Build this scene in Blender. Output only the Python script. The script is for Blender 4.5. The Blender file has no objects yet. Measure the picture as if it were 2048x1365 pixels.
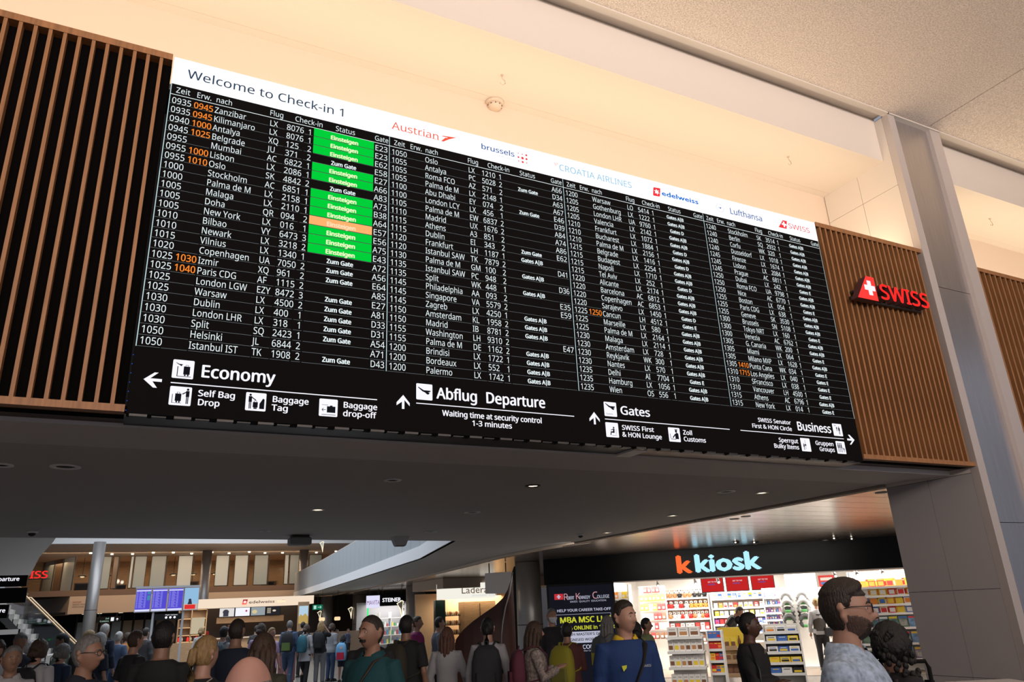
import bpy, math, random, os
import numpy as np
from mathutils import Vector, Matrix
random.seed(7)
sc = bpy.context.scene
COL = sc.collection
PI = math.pi
R = math.radians

# ------------------------------------------------------------------ camera, world, light, exposure
CZ = 1.75
cam = bpy.data.cameras.new('camera')
cam.sensor_width = 36.0
cam.lens = 1486.88 * 36.0 / 2048.0
cam.clip_end = 300
camo = bpy.data.objects.new('camera', cam)
COL.objects.link(camo)
camo.location = (0, 0, CZ)
_cx, _cy, _f = 1024.0, 682.5, 1486.88
_X = Vector((4065.98 - _cx, -(1078.38 - _cy), -_f)).normalized()
_Z = Vector((832.73 - _cx, -(-3432.32 - _cy), -_f)).normalized()
_X = (_X - _Z * _X.dot(_Z)).normalized()
_Y = _Z.cross(_X)
camo.rotation_euler = Matrix((_X, _Y, _Z)).to_euler()
sc.camera = camo
sc.view_settings.view_transform = 'Standard'
sc.view_settings.look = 'None'
sc.view_settings.gamma = 1.0
sc.view_settings.use_curve_mapping = False
sc.view_settings.exposure = 0.0
sc.cycles.use_denoising = True
sc.cycles.max_bounces = 6
sc.cycles.diffuse_bounces = 4
sc.cycles.glossy_bounces = 3
sc.cycles.transmission_bounces = 4
sc.cycles.sample_clamp_indirect = 4.0
w = bpy.data.worlds.new('hall_ambient'); sc.world = w; w.use_nodes = True
w.node_tree.nodes['Background'].inputs[0].default_value = (0.80, 0.84, 1.0, 1)
w.node_tree.nodes['Background'].inputs[1].default_value = 0.36

def area(name, loc, size, power, color, rot=(0, 0, 0), spread=180):
    l = bpy.data.lights.new(name, 'AREA'); l.shape = 'RECTANGLE'; l.size, l.size_y = size
    l.energy = power; l.color = color; l.spread = R(spread)
    o = bpy.data.objects.new(name, l); COL.objects.link(o); o.location = loc; o.rotation_euler = rot
    return o
WARM = (1.0, 0.78, 0.53); WHITE = (1.0, 0.93, 0.84); COOL = (0.82, 0.90, 1.0)
# hidden warm strips on top of the panelled box, washing the cove ceiling
area('cove_light_long', (3.3, 5.33, 5.56), (12.4, 0.5), 100, WARM, (PI + R(18), 0, 0))
area('cove_light_right', (12.2, 5.33, 5.56), (6.0, 0.5), 56, WARM, (PI + R(18), 0, 0))
# glazed roof over the far hall
area('roof_glazing_light', (3.0, 29.0, 8.3), (13, 24), 2300, COOL)
# ceiling lights of the kiosk, cafe, upper lounge and shops
KROT = math.atan2(-7.8, 7.34)
def kw(u, wd, z=0.0):
    return Vector((10.13 + 0.685 * u + 0.728 * wd, 18.08 - 0.728 * u + 0.685 * wd, z))
for u, wd in ((2.2, 2.0), (4.4, 2.2), (6.0, 2.6), (7.9, 1.4), (4.3, 3.9)):
    area('kiosk_ceiling_light', kw(u, wd, 2.52), (1.6, 1.2), 120, WHITE, (0, 0, KROT))
area('cafe_light', (6.4, 41.0, 2.70), (6, 1.5), 160, (1, .8, .55))
area('lounge_light', (3.5, 53.5, 5.5), (16, 2.5), 240, (1, .66, .36))
area('lounge_soffit_light', (3.5, 48.3, 5.6), (15, .5), 290, (1, .72, .48), (R(35), 0, 0))
area('kiosk_forecourt_fill', kw(4.6, -4.4, 2.92), (6.0, 1.2), 130, WHITE, (R(32), 0, KROT))  # added lamp, tilted inwards to brighten the stands before the kiosk
area('shop_light', (12.6, 38.0, 2.35), (2.4, 2.2), 100, WHITE)
area('chocolate_shop_light', (13.6, 29.8, 2.35), (2.6, 1.8), 110, (1, .78, .52))
# added fill lamp behind the viewer, brightening slats, trims and cladding
area('hall_fill_light', (2.0, -7.5, 5.6), (16, 2.5), 1080, (1.0, .84, .74), (R(118), 0, R(-8)), 120)

# ------------------------------------------------------------------ helpers
def arch(p):
    """plan survey units of the board wall -> metres"""
    return (p[0] * .8, p[1] * .8, CZ + (p[2] - CZ) * .8)

ORD = 'first,second,third,fourth,fifth,sixth,seventh,eighth,ninth,tenth,eleventh,twelfth,thirteenth,fourteenth,fifteenth'.split(',')
_M = {}
def mat(name, color, rough=.6, metal=0.0, emit=None, es=0.0, noise=0.0, nscale=8.0, bump=0.0, bscale=60.0, spec=.5,
        stretch=None, alpha=1.0, trans=0.0, aniso=0.0):
    if name in _M: return _M[name]
    m = bpy.data.materials.new(name); m.use_nodes = True
    nt = m.node_tree; b = nt.nodes['Principled BSDF']
    c = tuple(color) + (1,)
    b.inputs['Base Color'].default_value = c
    b.inputs['Roughness'].default_value = rough
    b.inputs['Metallic'].default_value = metal
    b.inputs['Specular IOR Level'].default_value = spec
    if aniso: b.inputs['Anisotropic'].default_value = aniso
    if trans: b.inputs['Transmission Weight'].default_value = trans
    if alpha < 1: b.inputs['Alpha'].default_value = alpha
    if emit:
        b.inputs['Emission Color'].default_value = tuple(emit) + (1,)
        b.inputs['Emission Strength'].default_value = es
    if noise or bump:
        tc = nt.nodes.new('ShaderNodeTexCoord'); mp = nt.nodes.new('ShaderNodeMapping')
        if stretch: mp.inputs['Scale'].default_value = stretch
        nt.links.new(tc.outputs['Object'], mp.inputs[0])
    if noise:
        n = nt.nodes.new('ShaderNodeTexNoise'); n.inputs['Scale'].default_value = nscale; n.inputs['Detail'].default_value = 6
        nt.links.new(mp.outputs[0], n.inputs['Vector'])
        r = nt.nodes.new('ShaderNodeValToRGB')
        r.color_ramp.elements[0].position = .3; r.color_ramp.elements[1].position = .7
        r.color_ramp.elements[0].color = tuple(max(0, x * (1 - noise)) for x in color) + (1,)
        r.color_ramp.elements[1].color = tuple(min(1, x * (1 + noise)) for x in color) + (1,)
        nt.links.new(n.outputs[0], r.inputs[0]); nt.links.new(r.outputs[0], b.inputs['Base Color'])
    if bump:
        n2 = nt.nodes.new('ShaderNodeTexNoise'); n2.inputs['Scale'].default_value = bscale; n2.inputs['Detail'].default_value = 3
        nt.links.new(mp.outputs[0], n2.inputs['Vector'])
        bp = nt.nodes.new('ShaderNodeBump'); bp.inputs['Strength'].default_value = bump; bp.inputs['Distance'].default_value = .02
        nt.links.new(n2.outputs[0], bp.inputs['Height']); nt.links.new(bp.outputs[0], b.inputs['Normal'])
    _M[name] = m
    return m
def glow(name, color, s=1.0):
    if name in _M: return _M[name]
    m = bpy.data.materials.new(name); m.use_nodes = True
    nt = m.node_tree; nt.nodes.clear()
    e = nt.nodes.new('ShaderNodeEmission'); o = nt.nodes.new('ShaderNodeOutputMaterial')
    e.inputs[0].default_value = tuple(color) + (1,); e.inputs[1].default_value = s
    nt.links.new(e.outputs[0], o.inputs[0]); _M[name] = m
    return m
def srgb(r, g, b):
    return tuple(((c / 255) / 12.92 if c <= 10 else (((c / 255) + .055) / 1.055) ** 2.4) for c in (r, g, b))

def bez(p0, p1, p2, n=8):
    return [tuple((1 - t) ** 2 * a + 2 * t * (1 - t) * b + t * t * c for a, b, c in zip(p0, p1, p2)) for t in [i / n for i in range(n + 1)]]

class MB:
    def __init__(s): s.v = []; s.f = []; s.m = []
    def add(s, vs, fs, mi=0):
        n = len(s.v); s.v += [tuple(v) for v in vs]
        s.f += [tuple(i + n for i in f) for f in fs]; s.m += [mi] * len(fs); return s
    def box(s, x0, x1, y0, y1, z0, z1, mi=0):
        vs = [(x, y, z) for z in (z0, z1) for y in (y0, y1) for x in (x0, x1)]
        return s.add(vs, [(0, 2, 3, 1), (4, 5, 7, 6), (0, 1, 5, 4), (2, 6, 7, 3), (0, 4, 6, 2), (1, 3, 7, 5)], mi)
    def cbox(s, x0, x1, y0, y1, z0, z1, b=.01, mi=0):
        """box with chamfered vertical and top/bottom edges"""
        def ring(z, i):
            a0, a1, c0, c1 = x0 + i, x1 - i, y0 + i, y1 - i
            return [(a0 + b, c0, z), (a1 - b, c0, z), (a1, c0 + b, z), (a1, c1 - b, z), (a1 - b, c1, z), (a0 + b, c1, z), (a0, c1 - b, z), (a0, c0 + b, z)]
        return s.loft([ring(z0, b), ring(z0 + b, 0), ring(z1 - b, 0), ring(z1, b)], mi)
    def loft(s, rings, mi=0, caps=True):
        k = len(rings[0]); vs = [p for r in rings for p in r]; fs = []
        for i in range(len(rings) - 1):
            for j in range(k):
                a = i * k + j; b = i * k + (j + 1) % k
                fs.append((a, b, b + k, a + k))
        if caps:
            fs.append(tuple(range(k - 1, -1, -1))); fs.append(tuple((len(rings) - 1) * k + j for j in range(k)))
        return s.add(vs, fs, mi)
    def prism(s, poly, a, b, axis='z', mi=0):
        def P(p, t): return {'z': (p[0], p[1], t), 'y': (p[0], t, p[1]), 'x': (t, p[0], p[1])}[axis]
        return s.loft([[P(p, a) for p in poly], [P(p, b) for p in poly]], mi)
    def tube(s, path, rad, n=8, mi=0, sq=1.0):
        rings = []
        pts = [Vector(p) for p in path]
        up = Vector((0, 0, 1))
        for i, p in enumerate(pts):
            d = (pts[min(i + 1, len(pts) - 1)] - pts[max(i - 1, 0)]).normalized()
            a = d.cross(up)
            if a.length < .05: a = d.cross(Vector((0, 1, 0)))
            a.normalize(); c = a.cross(d)
            r = rad[i] if isinstance(rad, (list, tuple)) else rad
            rings.append([p + a * (math.cos(2 * PI * j / n) * r) + c * (math.sin(2 * PI * j / n) * r * sq) for j in range(n)])
        return s.loft(rings, mi)
    def lathe(s, prof, c=(0, 0, 0), n=16, mi=0, sx=1, sy=1):
        return s.loft([[(c[0] + r * sx * math.cos(2 * PI * j / n), c[1] + r * sy * math.sin(2 * PI * j / n), c[2] + z) for j in range(n)] for r, z in prof], mi)
    def ell(s, c, r, n=12, m=8, mi=0):
        rings = []
        for i in range(m + 1):
            t = -PI / 2 + PI * i / m
            q = max(math.cos(t), .02)
            rings.append([(c[0] + r[0] * q * math.cos(2 * PI * j / n), c[1] + r[1] * q * math.sin(2 * PI * j / n), c[2] + r[2] * math.sin(t)) for j in range(n)])
        return s.loft(rings, mi)
    def xf(s, M):
        s.v = [tuple(M @ Vector(v)) for v in s.v]; return s
    def mesh(s, name, mats, smooth=False):
        me = bpy.data.meshes.new(name); me.from_pydata(s.v, [], s.f)
        for m_ in (mats if isinstance(mats, (list, tuple)) else [mats]): me.materials.append(m_)
        if max(s.m or [0]) > 0: me.polygons.foreach_set('material_index', s.m)
        if smooth: me.polygons.foreach_set('use_smooth', [True] * len(s.f))
        me.update(); return me
    def build(s, name, mats, parent=None, smooth=False, local=False, A=False):
        if A: s.v = [arch(v) for v in s.v]
        if parent is not None and not local:
            l = WL[parent.name]
            s.v = [(v[0] - l[0], v[1] - l[1], v[2] - l[2]) for v in s.v]
        o = bpy.data.objects.new(name, s.mesh(name, mats, smooth)); COL.objects.link(o)
        if parent is not None: o.parent = parent
        WL[o.name] = WL[parent.name] if parent is not None else (0, 0, 0)
        return o
WL = {}
def tag(o, label, cat, group=None, kind=None):
    if label: o['label'] = label
    if cat: o['category'] = cat
    if group: o['group'] = group
    if kind: o['kind'] = kind
    return o
def thing(name, label, cat, loc=(0, 0, 0), rotz=0.0, group=None):
    o = bpy.data.objects.new(name, None); COL.objects.link(o); o.empty_display_size = .1
    o.location = loc; o.rotation_euler = (0, 0, rotz); WL[o.name] = tuple(loc)
    return tag(o, label, cat, group)
def struct(o): o['kind'] = 'structure'; return o
def child(o, name, me, mats=None):
    c = bpy.data.objects.new(name, me); COL.objects.link(c); c.parent = o; WL[c.name] = WL[o.name]
    if mats:
        for i, m_ in enumerate(mats):
            c.material_slots[i].link = 'OBJECT'; c.material_slots[i].material = m_
    return c
def inst(name, me, loc, rotz=0, mats=None, label=None, cat=None, group=None, sc3=None):
    o = bpy.data.objects.new(name, me); COL.objects.link(o); o.location = loc; o.rotation_euler = (0, 0, rotz)
    if sc3: o.scale = sc3
    if mats:
        for i, m_ in enumerate(mats):
            o.material_slots[i].link = 'OBJECT'; o.material_slots[i].material = m_
    WL[o.name] = tuple(loc)
    return tag(o, label, cat, group)
DG = None
def evaluated(o):
    dg = bpy.context.evaluated_depsgraph_get()
    return bpy.data.meshes.new_from_object(o.evaluated_get(dg))

# ------------------------------------------------------------------ lettering: glyph outlines turned into flat faces
_fd = bpy.utils.system_resource('DATAFILES', path='fonts') or ''
def _font(fn):
    try: return bpy.data.fonts.load(os.path.join(_fd, fn))
    except Exception: return None
FONTS = {'t': _font('NotoSansMath-Regular.woff2'), 'b': None}
_G = {}
def _raw(body, fk):
    c = bpy.data.curves.new('g', 'FONT'); c.body = body; c.resolution_u = 2
    if FONTS[fk]: c.font = FONTS[fk]
    o = bpy.data.objects.new('g', c); COL.objects.link(o)
    me = evaluated(o)
    vs = [(v.co.x, v.co.y) for v in me.vertices]; fs = [tuple(p.vertices) for p in me.polygons]
    bpy.data.objects.remove(o); bpy.data.curves.remove(c); bpy.data.meshes.remove(me)
    return vs, fs
def glyph(ch, fk):
    k = (ch, fk)
    if k in _G: return _G[k]
    if ('H', fk, 0) not in _G:
        _G[('H', fk, 0)] = max(p[0] for p in _raw('II', fk)[0])
        _G[('cap', fk)] = max(p[1] for p in _raw('H', fk)[0])
    vs, fs = _raw('I' + ch + 'I', fk)
    adv = max(p[0] for p in vs) - _G[('H', fk, 0)]
    if ch == ' ': vs, fs = [], []
    else: vs, fs = _raw(ch, fk)
    _G[k] = (vs, fs, adv); return _G[k]
def text_w(t, fk='t'): return sum(glyph(c, fk)[2] for c in t)
def letters(mb, t, x, z, h, y=0.0, width=None, fk='t', sx=1.0, bold=0.0, align='l', mi=0, plane='xz', depth=0.0, slant=0.0):
    """write t with cap height h, baseline z, starting at x; faces look toward -Y"""
    glyph('H', fk); k = h / _G[('cap', fk)]
    if width is not None: sx = width / (text_w(t, fk) * k - .06 * k)
    wtot = text_w(t, fk) * k * sx
    x0 = x if align == 'l' else (x - wtot / 2 if align == 'c' else x - wtot)
    offs = [(0, 0)] if not bold else [(-bold, 0), (0, 0), (bold, 0), (0, bold * .6), (0, -bold * .6)]
    for ch in t:
        vs, fs, adv = glyph(ch, fk)
        if vs:
            for ox, oz in offs:
                pts = [(x0 + p[0] * k * sx + ox * h + slant * p[1] * k, z + p[1] * k + oz * h) for p in vs]
                if depth:
                    n = len(pts)
                    V = [(a, y, b) for a, b in pts] + [(a, y + depth, b) for a, b in pts]
                    F = list(fs)
                    cnt = {}
                    for f in fs:
                        for i in range(len(f)):
                            e = (f[i], f[(i + 1) % len(f)]); key = tuple(sorted(e))
                            cnt[key] = None if key in cnt else e
                    mb.add(V, F, mi)
                    mb.add(V, [(e[0], e[1], e[1] + n, e[0] + n) for e in cnt.values() if e], mi + 1)
                else:
                    mb.add([(a, y, b) for a, b in pts], fs, mi)
        x0 += adv * k * sx
    return wtot
def rect(mb, x0, x1, z0, z1, y, mi=0):
    return mb.add([(x0, y, z0), (x1, y, z0), (x1, y, z1), (x0, y, z1)], [(0, 1, 2, 3)], mi)
def rrect(mb, x0, x1, z0, z1, y, r=.01, mi=0):
    p = []
    for cx_, cz_, a in ((x1 - r, z0 + r, -90), (x1 - r, z1 - r, 0), (x0 + r, z1 - r, 90), (x0 + r, z0 + r, 180)):
        for i in range(4):
            t = R(a + 30 * i); p.append((cx_ + r * math.cos(t), y, cz_ + r * math.sin(t)))
    return mb.add(p, [tuple(range(len(p)))], mi)
def poly(mb, pts, y, mi=0):
    return mb.add([(a, y, b) for a, b in pts], [tuple(range(len(pts)))], mi)
def disc(mb, x, z, r, y, mi=0, n=12, rz=None):
    rz = rz or r
    return mb.add([(x + r * math.cos(2 * PI * i / n), y, z + rz * math.sin(2 * PI * i / n)) for i in range(n)], [tuple(range(n))], mi)
# ------------------------------------------------------------------ materials
M_WOOD = mat('slat_wood', (.32, .145, .055), .55, noise=.22, nscale=5, stretch=(9, 9, .5), bump=.05, bscale=30)
M_WOODD = mat('dark_wood', (.075, .045, .03), .5, noise=.2, nscale=5, stretch=(9, 9, .5))
M_BACK = mat('felt_backing', (.0035, .003, .003), .95, spec=.05)
M_PLAST = mat('white_plaster', (.72, .66, .60), .8, bump=.04, bscale=40)
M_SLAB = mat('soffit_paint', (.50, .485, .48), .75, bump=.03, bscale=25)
M_SLAB2 = mat('pale_grey_and_lit_edge', (.62, .60, .60), .7)
M_TEX = mat('granular_ceiling_plaster', (.74, .66, .60), .9, noise=.27, nscale=62, bump=.6, bscale=80)
M_CLAD = mat('wall_cladding', (.45, .43, .43), .5, bump=.02, bscale=20)
M_TRIM = mat('pale_metal_trim', (.55, .50, .48), .4, metal=.2)
M_STEEL = mat('brushed_steel', (.70, .68, .69), .33, metal=1.0, noise=.08, nscale=3, stretch=(30, 30, .6), bump=.02, bscale=4)
M_STEELD = mat('column_steel', (.42, .40, .39), .42, metal=.55, noise=.1, nscale=3, stretch=(20, 20, .6))
M_BLACK = mat('black_gloss', (.006, .006, .007), .30, spec=.15)
M_BLACKM = mat('black_matt', (.008, .008, .009), .8, spec=.2)
M_SCREEN = mat('screen_black', (.003, .0026, .0026), .85, spec=.06, emit=(.010, .008, .008), es=.2)
M_DARKMETAL = mat('dark_metal', (.05, .048, .047), .45, metal=.6)
M_GAPLIT = mat('lit_gap_brown', (.30, .23, .18), .45, metal=.3)
M_WHITEP = mat('white_paint', (.86, .86, .86), .5)
M_CREAM = mat('cream_paint', (.62, .50, .40), .6)
M_METALCEIL = mat('metal_slat_ceiling', (.50, .43, .38), .22, metal=.9, noise=.06, nscale=4)
G_WHITE = glow('led_white', (1, 1, 1), 1.15)
G_TXT = glow('led_text_white', (.84, .93, .95), .98)
G_SIGN = glow('led_sign_white', (.93, .92, 1), 1.05)
G_LINE = glow('led_line', (.42, .47, .50), .42)
G_DIV = glow('led_divider', (.60, .80, .84), .9)
G_ORG = glow('led_orange', (1.0, .26, .03), 1.0)
G_GREEN = glow('led_green', (0.0, .66, .045), .95)
G_PEACH = glow('led_peach', (1.0, .46, .16), 1.0)
G_YEL = glow('led_pale_yellow', (.93, 1.0, .62), 1.0)
G_PALE = glow('led_pale_peach', (1.0, .78, .52), 1.0)
K_NAVY = glow('print_navy', (.035, .06, .11), 1.0)
K_RED = glow('print_red', (.93, .045, .055), 1.0)
K_ORED = glow('print_orange_red', (.95, .11, .06), 1.0)
K_BLUE = glow('print_blue', (.015, .09, .36), 1.0)
K_SKY = glow('print_sky', (.25, .55, .80), 1.0)
K_EDEL = glow('print_bright_blue', (.01, .17, .72), 1.0)
K_GREY = glow('print_grey', (.55, .6, .66), 1.0)
K_BLK = glow('print_black', (.008, .008, .012), 1.0)

# ------------------------------------------------------------------ setting around the board
X0, X1 = -7.0, 24.0
# near ceiling (granular), with one joint
c = MB(); c.box(X0, 11.0, -9, 5.97, 8.9, 9.1); o = struct(c.build('ceiling', M_TEX, A=True))
c = MB(); c.box(11.03, X1, -9, 5.97, 8.905, 9.1); c.build('ceiling_panel', M_TEX, o, A=True)
c = MB(); c.box(10.98, 11.05, -9, 5.97, 8.93, 9.1); c.build('joint', M_TRIM, o, A=True)
for xa, xb, nm in ((X0, 10.05, 'trim_1'), (11.3, X1, 'trim_2')):
    c = MB(); c.box(xa, xb, 5.97, 6.07, 8.88, 9.2); struct(c.build(nm, M_PLAST, A=True))
# cove: slot, hanging upright face, cream lower ceiling with joint, rear wall
for xa, xb, tagn in ((X0, 10.05, 1), (11.3, X1, 2)):
    c = MB(); c.box(xa, xb, 6.07, 6.24, 8.945, 9.2); struct(c.build('ceiling_slot', M_PLAST, A=True))
    c = MB(); c.box(xa, xb, 6.24, 6.30, 8.15, 9.2); struct(c.build('wall_cove_%d' % tagn, M_PLAST, A=True))
    c = MB(); c.box(xa, xb, 6.30, 7.2885, 8.15, 8.25); o = struct(c.build('ceiling_cove_%d' % tagn, M_PLAST, A=True))
    c = MB(); c.box(xa, xb, 7.2915, 7.55, 8.151, 8.25); c.build('rear_strip', M_PLAST, o, A=True)
    c = MB(); c.box(xa, xb, 7.42, 7.6, 3.3, 8.16); struct(c.build('wall_rear_%d' % tagn, mat('rear_wall_shade_tint', (.66, .54, .43), .8), A=True))  # deeper orange cream puts the warm shading into the wall colour
    # top of the panelled box carrying the hidden light strips
    c = MB(); c.box(xa, xb, 6.25, 7.42, 6.30, 6.36); struct(c.build('cove_shelf_slab', M_WHITEP, A=True))
# hooks in the cove ceiling
for hx, hy in ((3.62, 6.85), (8.5, 6.75), (13.6, 6.75)):
    c = MB()
    pts = [(hx, hy, 8.15), (hx, hy, 8.10), (hx + .035, hy, 8.07), (hx + .04, hy, 8.03), (hx, hy, 8.0), (hx - .035, hy, 8.025)]
    c.tube(pts, .006, 6)
    c.lathe([(.02, 0), (.02, -.008)], (hx, hy, 8.15), 10)
    tag(c.build('ceiling_hook', M_CREAM, A=True, smooth=True), {3.62: 'small cream hook in the cove ceiling above the red airline name on the banner', 8.5: 'small cream hook in the cove ceiling near its right end wall', 13.6: 'small cream hook in the cove ceiling right of the steel column'}[hx], 'hook')
c = MB(); c.box(10.03, 11.31, 5.97, 6.10, 8.88, 9.2); struct(c.build('trim_8', M_PLAST, A=True))
# smoke detector
t = thing('smoke_detector', 'round cream smoke detector on the lit cove ceiling above the board', 'smoke detector', arch((3.765, 7.38, 8.15)))
c = MB(); c.lathe([(.10, 0), (.10, -.025), (.085, -.035)], arch((3.765, 7.38, 8.15)), 24); c.build('base', M_CREAM, t, True)
c = MB(); c.lathe([(.078, -.035), (.075, -.06), (.055, -.085), (.03, -.092), (.005, -.094)], arch((3.765, 7.38, 8.15)), 24); c.build('sensor_head', M_CREAM, t, True)
c = MB()
for i in range(10):
    a = 2 * PI * i / 10; l = arch((3.765, 7.38, 8.15))
    c.box(l[0] + .077 * math.cos(a) - .006, l[0] + .077 * math.cos(a) + .006, l[1] + .077 * math.sin(a) - .006, l[1] + .077 * math.sin(a) + .006, l[2] - .058, l[2] - .052)
c.build('vent_slot', M_DARKMETAL, t)
# pier: clad wall, steel column front, trims
c = MB(); c.box(10.055, 11.3, 6.10, 7.42, -.45, 8.9); o = struct(c.build('wall_pier', M_BLACKM, A=True))
# cladding panels on the side face (x = 10.05): individual pieces with recessed joints
ys = [6.10, 6.74, 7.41]; zs = [-.437, .66, 1.73, 3.2, 4.3, 5.4, 6.5, 7.65, 8.88]
for i in range(2):
    for j in range(len(zs) - 1):
        c = MB(); c.box(10.03, 10.06, ys[i] + .003, ys[i + 1] - .003, zs[j] + .003, zs[j + 1] - .003)
        c.build('wall_panel', M_CLAD if j < 3 else M_PLAST, o, A=True)
for k, (a, b) in enumerate(((10.03, 10.19), (11.06, 11.31))):
    c = MB(); c.box(a, b, 5.99, 6.10, -.437, 8.89); c.build('edge_trim', M_TRIM, o, A=True)
zs = [-.437, 2.55, 5.95, 8.89]
for j in range(3):
    c = MB(); c.box(10.19, 11.06, 6.055, 6.10, zs[j] + .004, zs[j + 1] - .004); c.build('steel_panel', M_STEEL, o, A=True)
c = MB(); c.box(10.0, 10.03, 7.3, 7.43, -.437, .60); o = struct(c.build('baseboard_right', M_BLACKM, A=True))

# ------------------------------------------------------------------ slatted panels
slat_me = None
def slat_panel(name, label, xa, xb, z0, z1, xs, w_, front=6.02, depth=.09, under=.36):
    t = thing(name, label, 'wall panel', arch(((xa + xb) / 2, 6.05, z0)))
    c = MB(); c.box(xa, xb, 6.02 + depth, 6.25, z0, z1 - .02); c.build('backing', M_BACK, t, A=True)
    c = MB(); c.box(xa, xb, front - .005, 6.24, z1 - .065, z1); c.build('top_rail', M_WOOD, t, A=True)
    c = MB(); c.box(xa, xb, front - .005, 6.13, z0, z0 + .055); c.build('bottom_rail', M_WOOD, t, A=True)
    c = MB(); c.box(xa, xb, 6.13, 6.05 + under, z0 + .003, z0 + .04); c.build('underside_board', M_WOODD, t, A=True)
    base = None
    for x in xs:
        if base is None:
            c = MB(); c.box(0, w_, 0, depth, 0, z1 - z0 - .12); c.v = [(v[0] * .8, v[1] * .8, v[2] * .8) for v in c.v]
            base = c.mesh('slat', M_WOOD)
        o = bpy.data.objects.new('slat', base); COL.objects.link(o); o.parent = t
        l = arch((x, front, z0 + .055)); o.location = (l[0] - t.location[0], l[1] - t.location[1], l[2] - t.location[2])
    return t
slat_panel('slatted_wall_panel', 'brown vertical wooden slat panel left of the flight board', X0, -.10, 3.245, 6.505, [-.200 - .1045 * i for i in range(60)], .027)
slat_panel('slatted_wall_panel', 'brown vertical wooden slat panel between flight board and steel column', 7.86, 10.03, 3.275, 6.50, [7.915 + .1042 * i for i in range(20)], .030)
slat_panel('slatted_wall_panel', 'brown vertical wooden slat panel right of the steel column', 11.31, X1, 3.275, 6.44, [11.37 + .1365 * i for i in range(60)], .034)

# red airline sign on the slats (raised box letters)
M_REDF = mat('red_lit_face', (.8, .02, .02), .4, emit=(.85, .035, .03), es=.62)
M_REDB = mat('red_logo_face', (.8, .02, .02), .4, emit=(.88, .03, .025), es=.75)
M_SIDE = mat('sign_return', (.10, .035, .04), .5)
t = thing('airline_sign', 'illuminated red box letters and tail-fin emblem on the right slat panel', 'sign', arch((8.2, 5.9, 5.4)))
c = MB()
q = [(8.16, 5.375), (8.535, 5.370), (8.622, 5.719), (8.423, 5.709)]
q = [(8.165, 5.373), (8.560, 5.373), (8.560, 5.715), (8.408, 5.715)]
c.loft([[(a, 5.85, b) for a, b in q], [(a, 5.96, b) for a, b in q]], 1)
poly(c, q, 5.849, 0)
c.build('tail_fin', [M_REDB, M_SIDE], t, A=True)
c = MB()
for a, b, e, f in ((8.40, 8.475, 5.44, 5.65), (8.335, 8.54, 5.508, 5.582)): rect(c, a, b, e, f, 5.846)
c.build('white_cross', G_SIGN, t, A=True)
c = MB(); letters(c, 'SWISS', 8.63, 5.425, .215, y=5.85, width=.98, bold=.035, depth=.11)
c.build('box_letters', [M_REDF, M_SIDE], t, A=True)
c = MB(); c.box(8.17, 9.60, 5.96, 5.99, 5.40, 5.43); c.box(8.25, 8.55, 5.96, 6.02, 5.5, 5.53); c.build('mounting_rail', M_DARKMETAL, t, A=True)

# ------------------------------------------------------------------ lower slab
c = MB(); c.loft([[(X0, 6.40, 3.215), (X0, 7.40, 3.255), (X0, 7.40, 3.5), (X0, 6.40, 3.5)], [(10.03, 6.40, 3.215), (10.03, 7.40, 3.255), (10.03, 7.40, 3.5), (10.03, 6.40, 3.5)]])
struct(c.build('ceiling_front_strip', M_SLAB2, A=True))  # paler than the main soffit: light on the tilted strip put into colour
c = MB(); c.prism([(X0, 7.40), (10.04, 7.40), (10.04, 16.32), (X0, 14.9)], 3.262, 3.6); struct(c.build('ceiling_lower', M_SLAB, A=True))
c = MB(); c.box(-.10, 4.62, 6.13, 6.40, 3.235, 3.26); struct(c.build('trim_gap_shaded', M_DARKMETAL, A=True))  # dark cover stands in for the shaded gap under the board
c = MB(); c.box(4.72, 7.86, 6.13, 6.40, 3.235, 3.26); struct(c.build('trim_gap_lit', M_GAPLIT, A=True))  # brown colour stands in for the lit stretch of the same gap
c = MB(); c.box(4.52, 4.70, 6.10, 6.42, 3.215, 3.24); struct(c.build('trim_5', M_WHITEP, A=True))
# metal ceiling over the kiosk zone: long slats with joints, each a piece
pl = [(10.16, 7.42), (30, 7.42), (30, 75), (16.6, 75), (14.57, 60), (13.4, 45), (12.52, 34.2), (11.4, 26), (10.75, 21.7), (10.6, 18.8), (10.85, 17.6), (10.16, 16.4)]
c = MB(); c.prism([(10.16, 7.42), (30, 7.42), (30, 22), (10.75, 22), (10.6, 18.8), (10.85, 17.6), (10.16, 16.4)], 3.295, 3.5); o = struct(c.build('ceiling_kiosk_zone', M_BLACKM, A=True))
for i in range(24):
    y0 = 7.45 + i * .60
    xl = 10.18 if y0 < 16.2 else 10.62 + max(0, (y0 - 18) * .04)
    for xa, xb in ((xl, 15.0), (15.015, 21.0), (21.015, 30)):
        c = MB(); c.box(xa, xb, y0, y0 + .585, 3.28, 3.30); c.build('ceiling_slat', M_METALCEIL, o, A=True)
c = MB(); c.prism([(10.7, 21.9), (30, 21.9), (30, 75), (16.6, 75), (14.57, 60), (13.4, 45), (12.52, 34.2), (11.4, 26), (10.78, 21.9)], 3.283, 3.5)
struct(c.build('ceiling_shops_zone', M_METALCEIL, A=True))
c = MB(); c.box(10.13, 10.30, 7.42, 16.5, 3.235, 3.275); struct(c.build('trim_6', M_CREAM, A=True))
c = MB(); c.box(10.04, 10.13, 7.42, 16.5, 3.27, 3.5); struct(c.build('trim_gap_shadow', M_BLACKM, A=True))  # black strip stands in for the shadow in the gap along the slab
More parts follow.
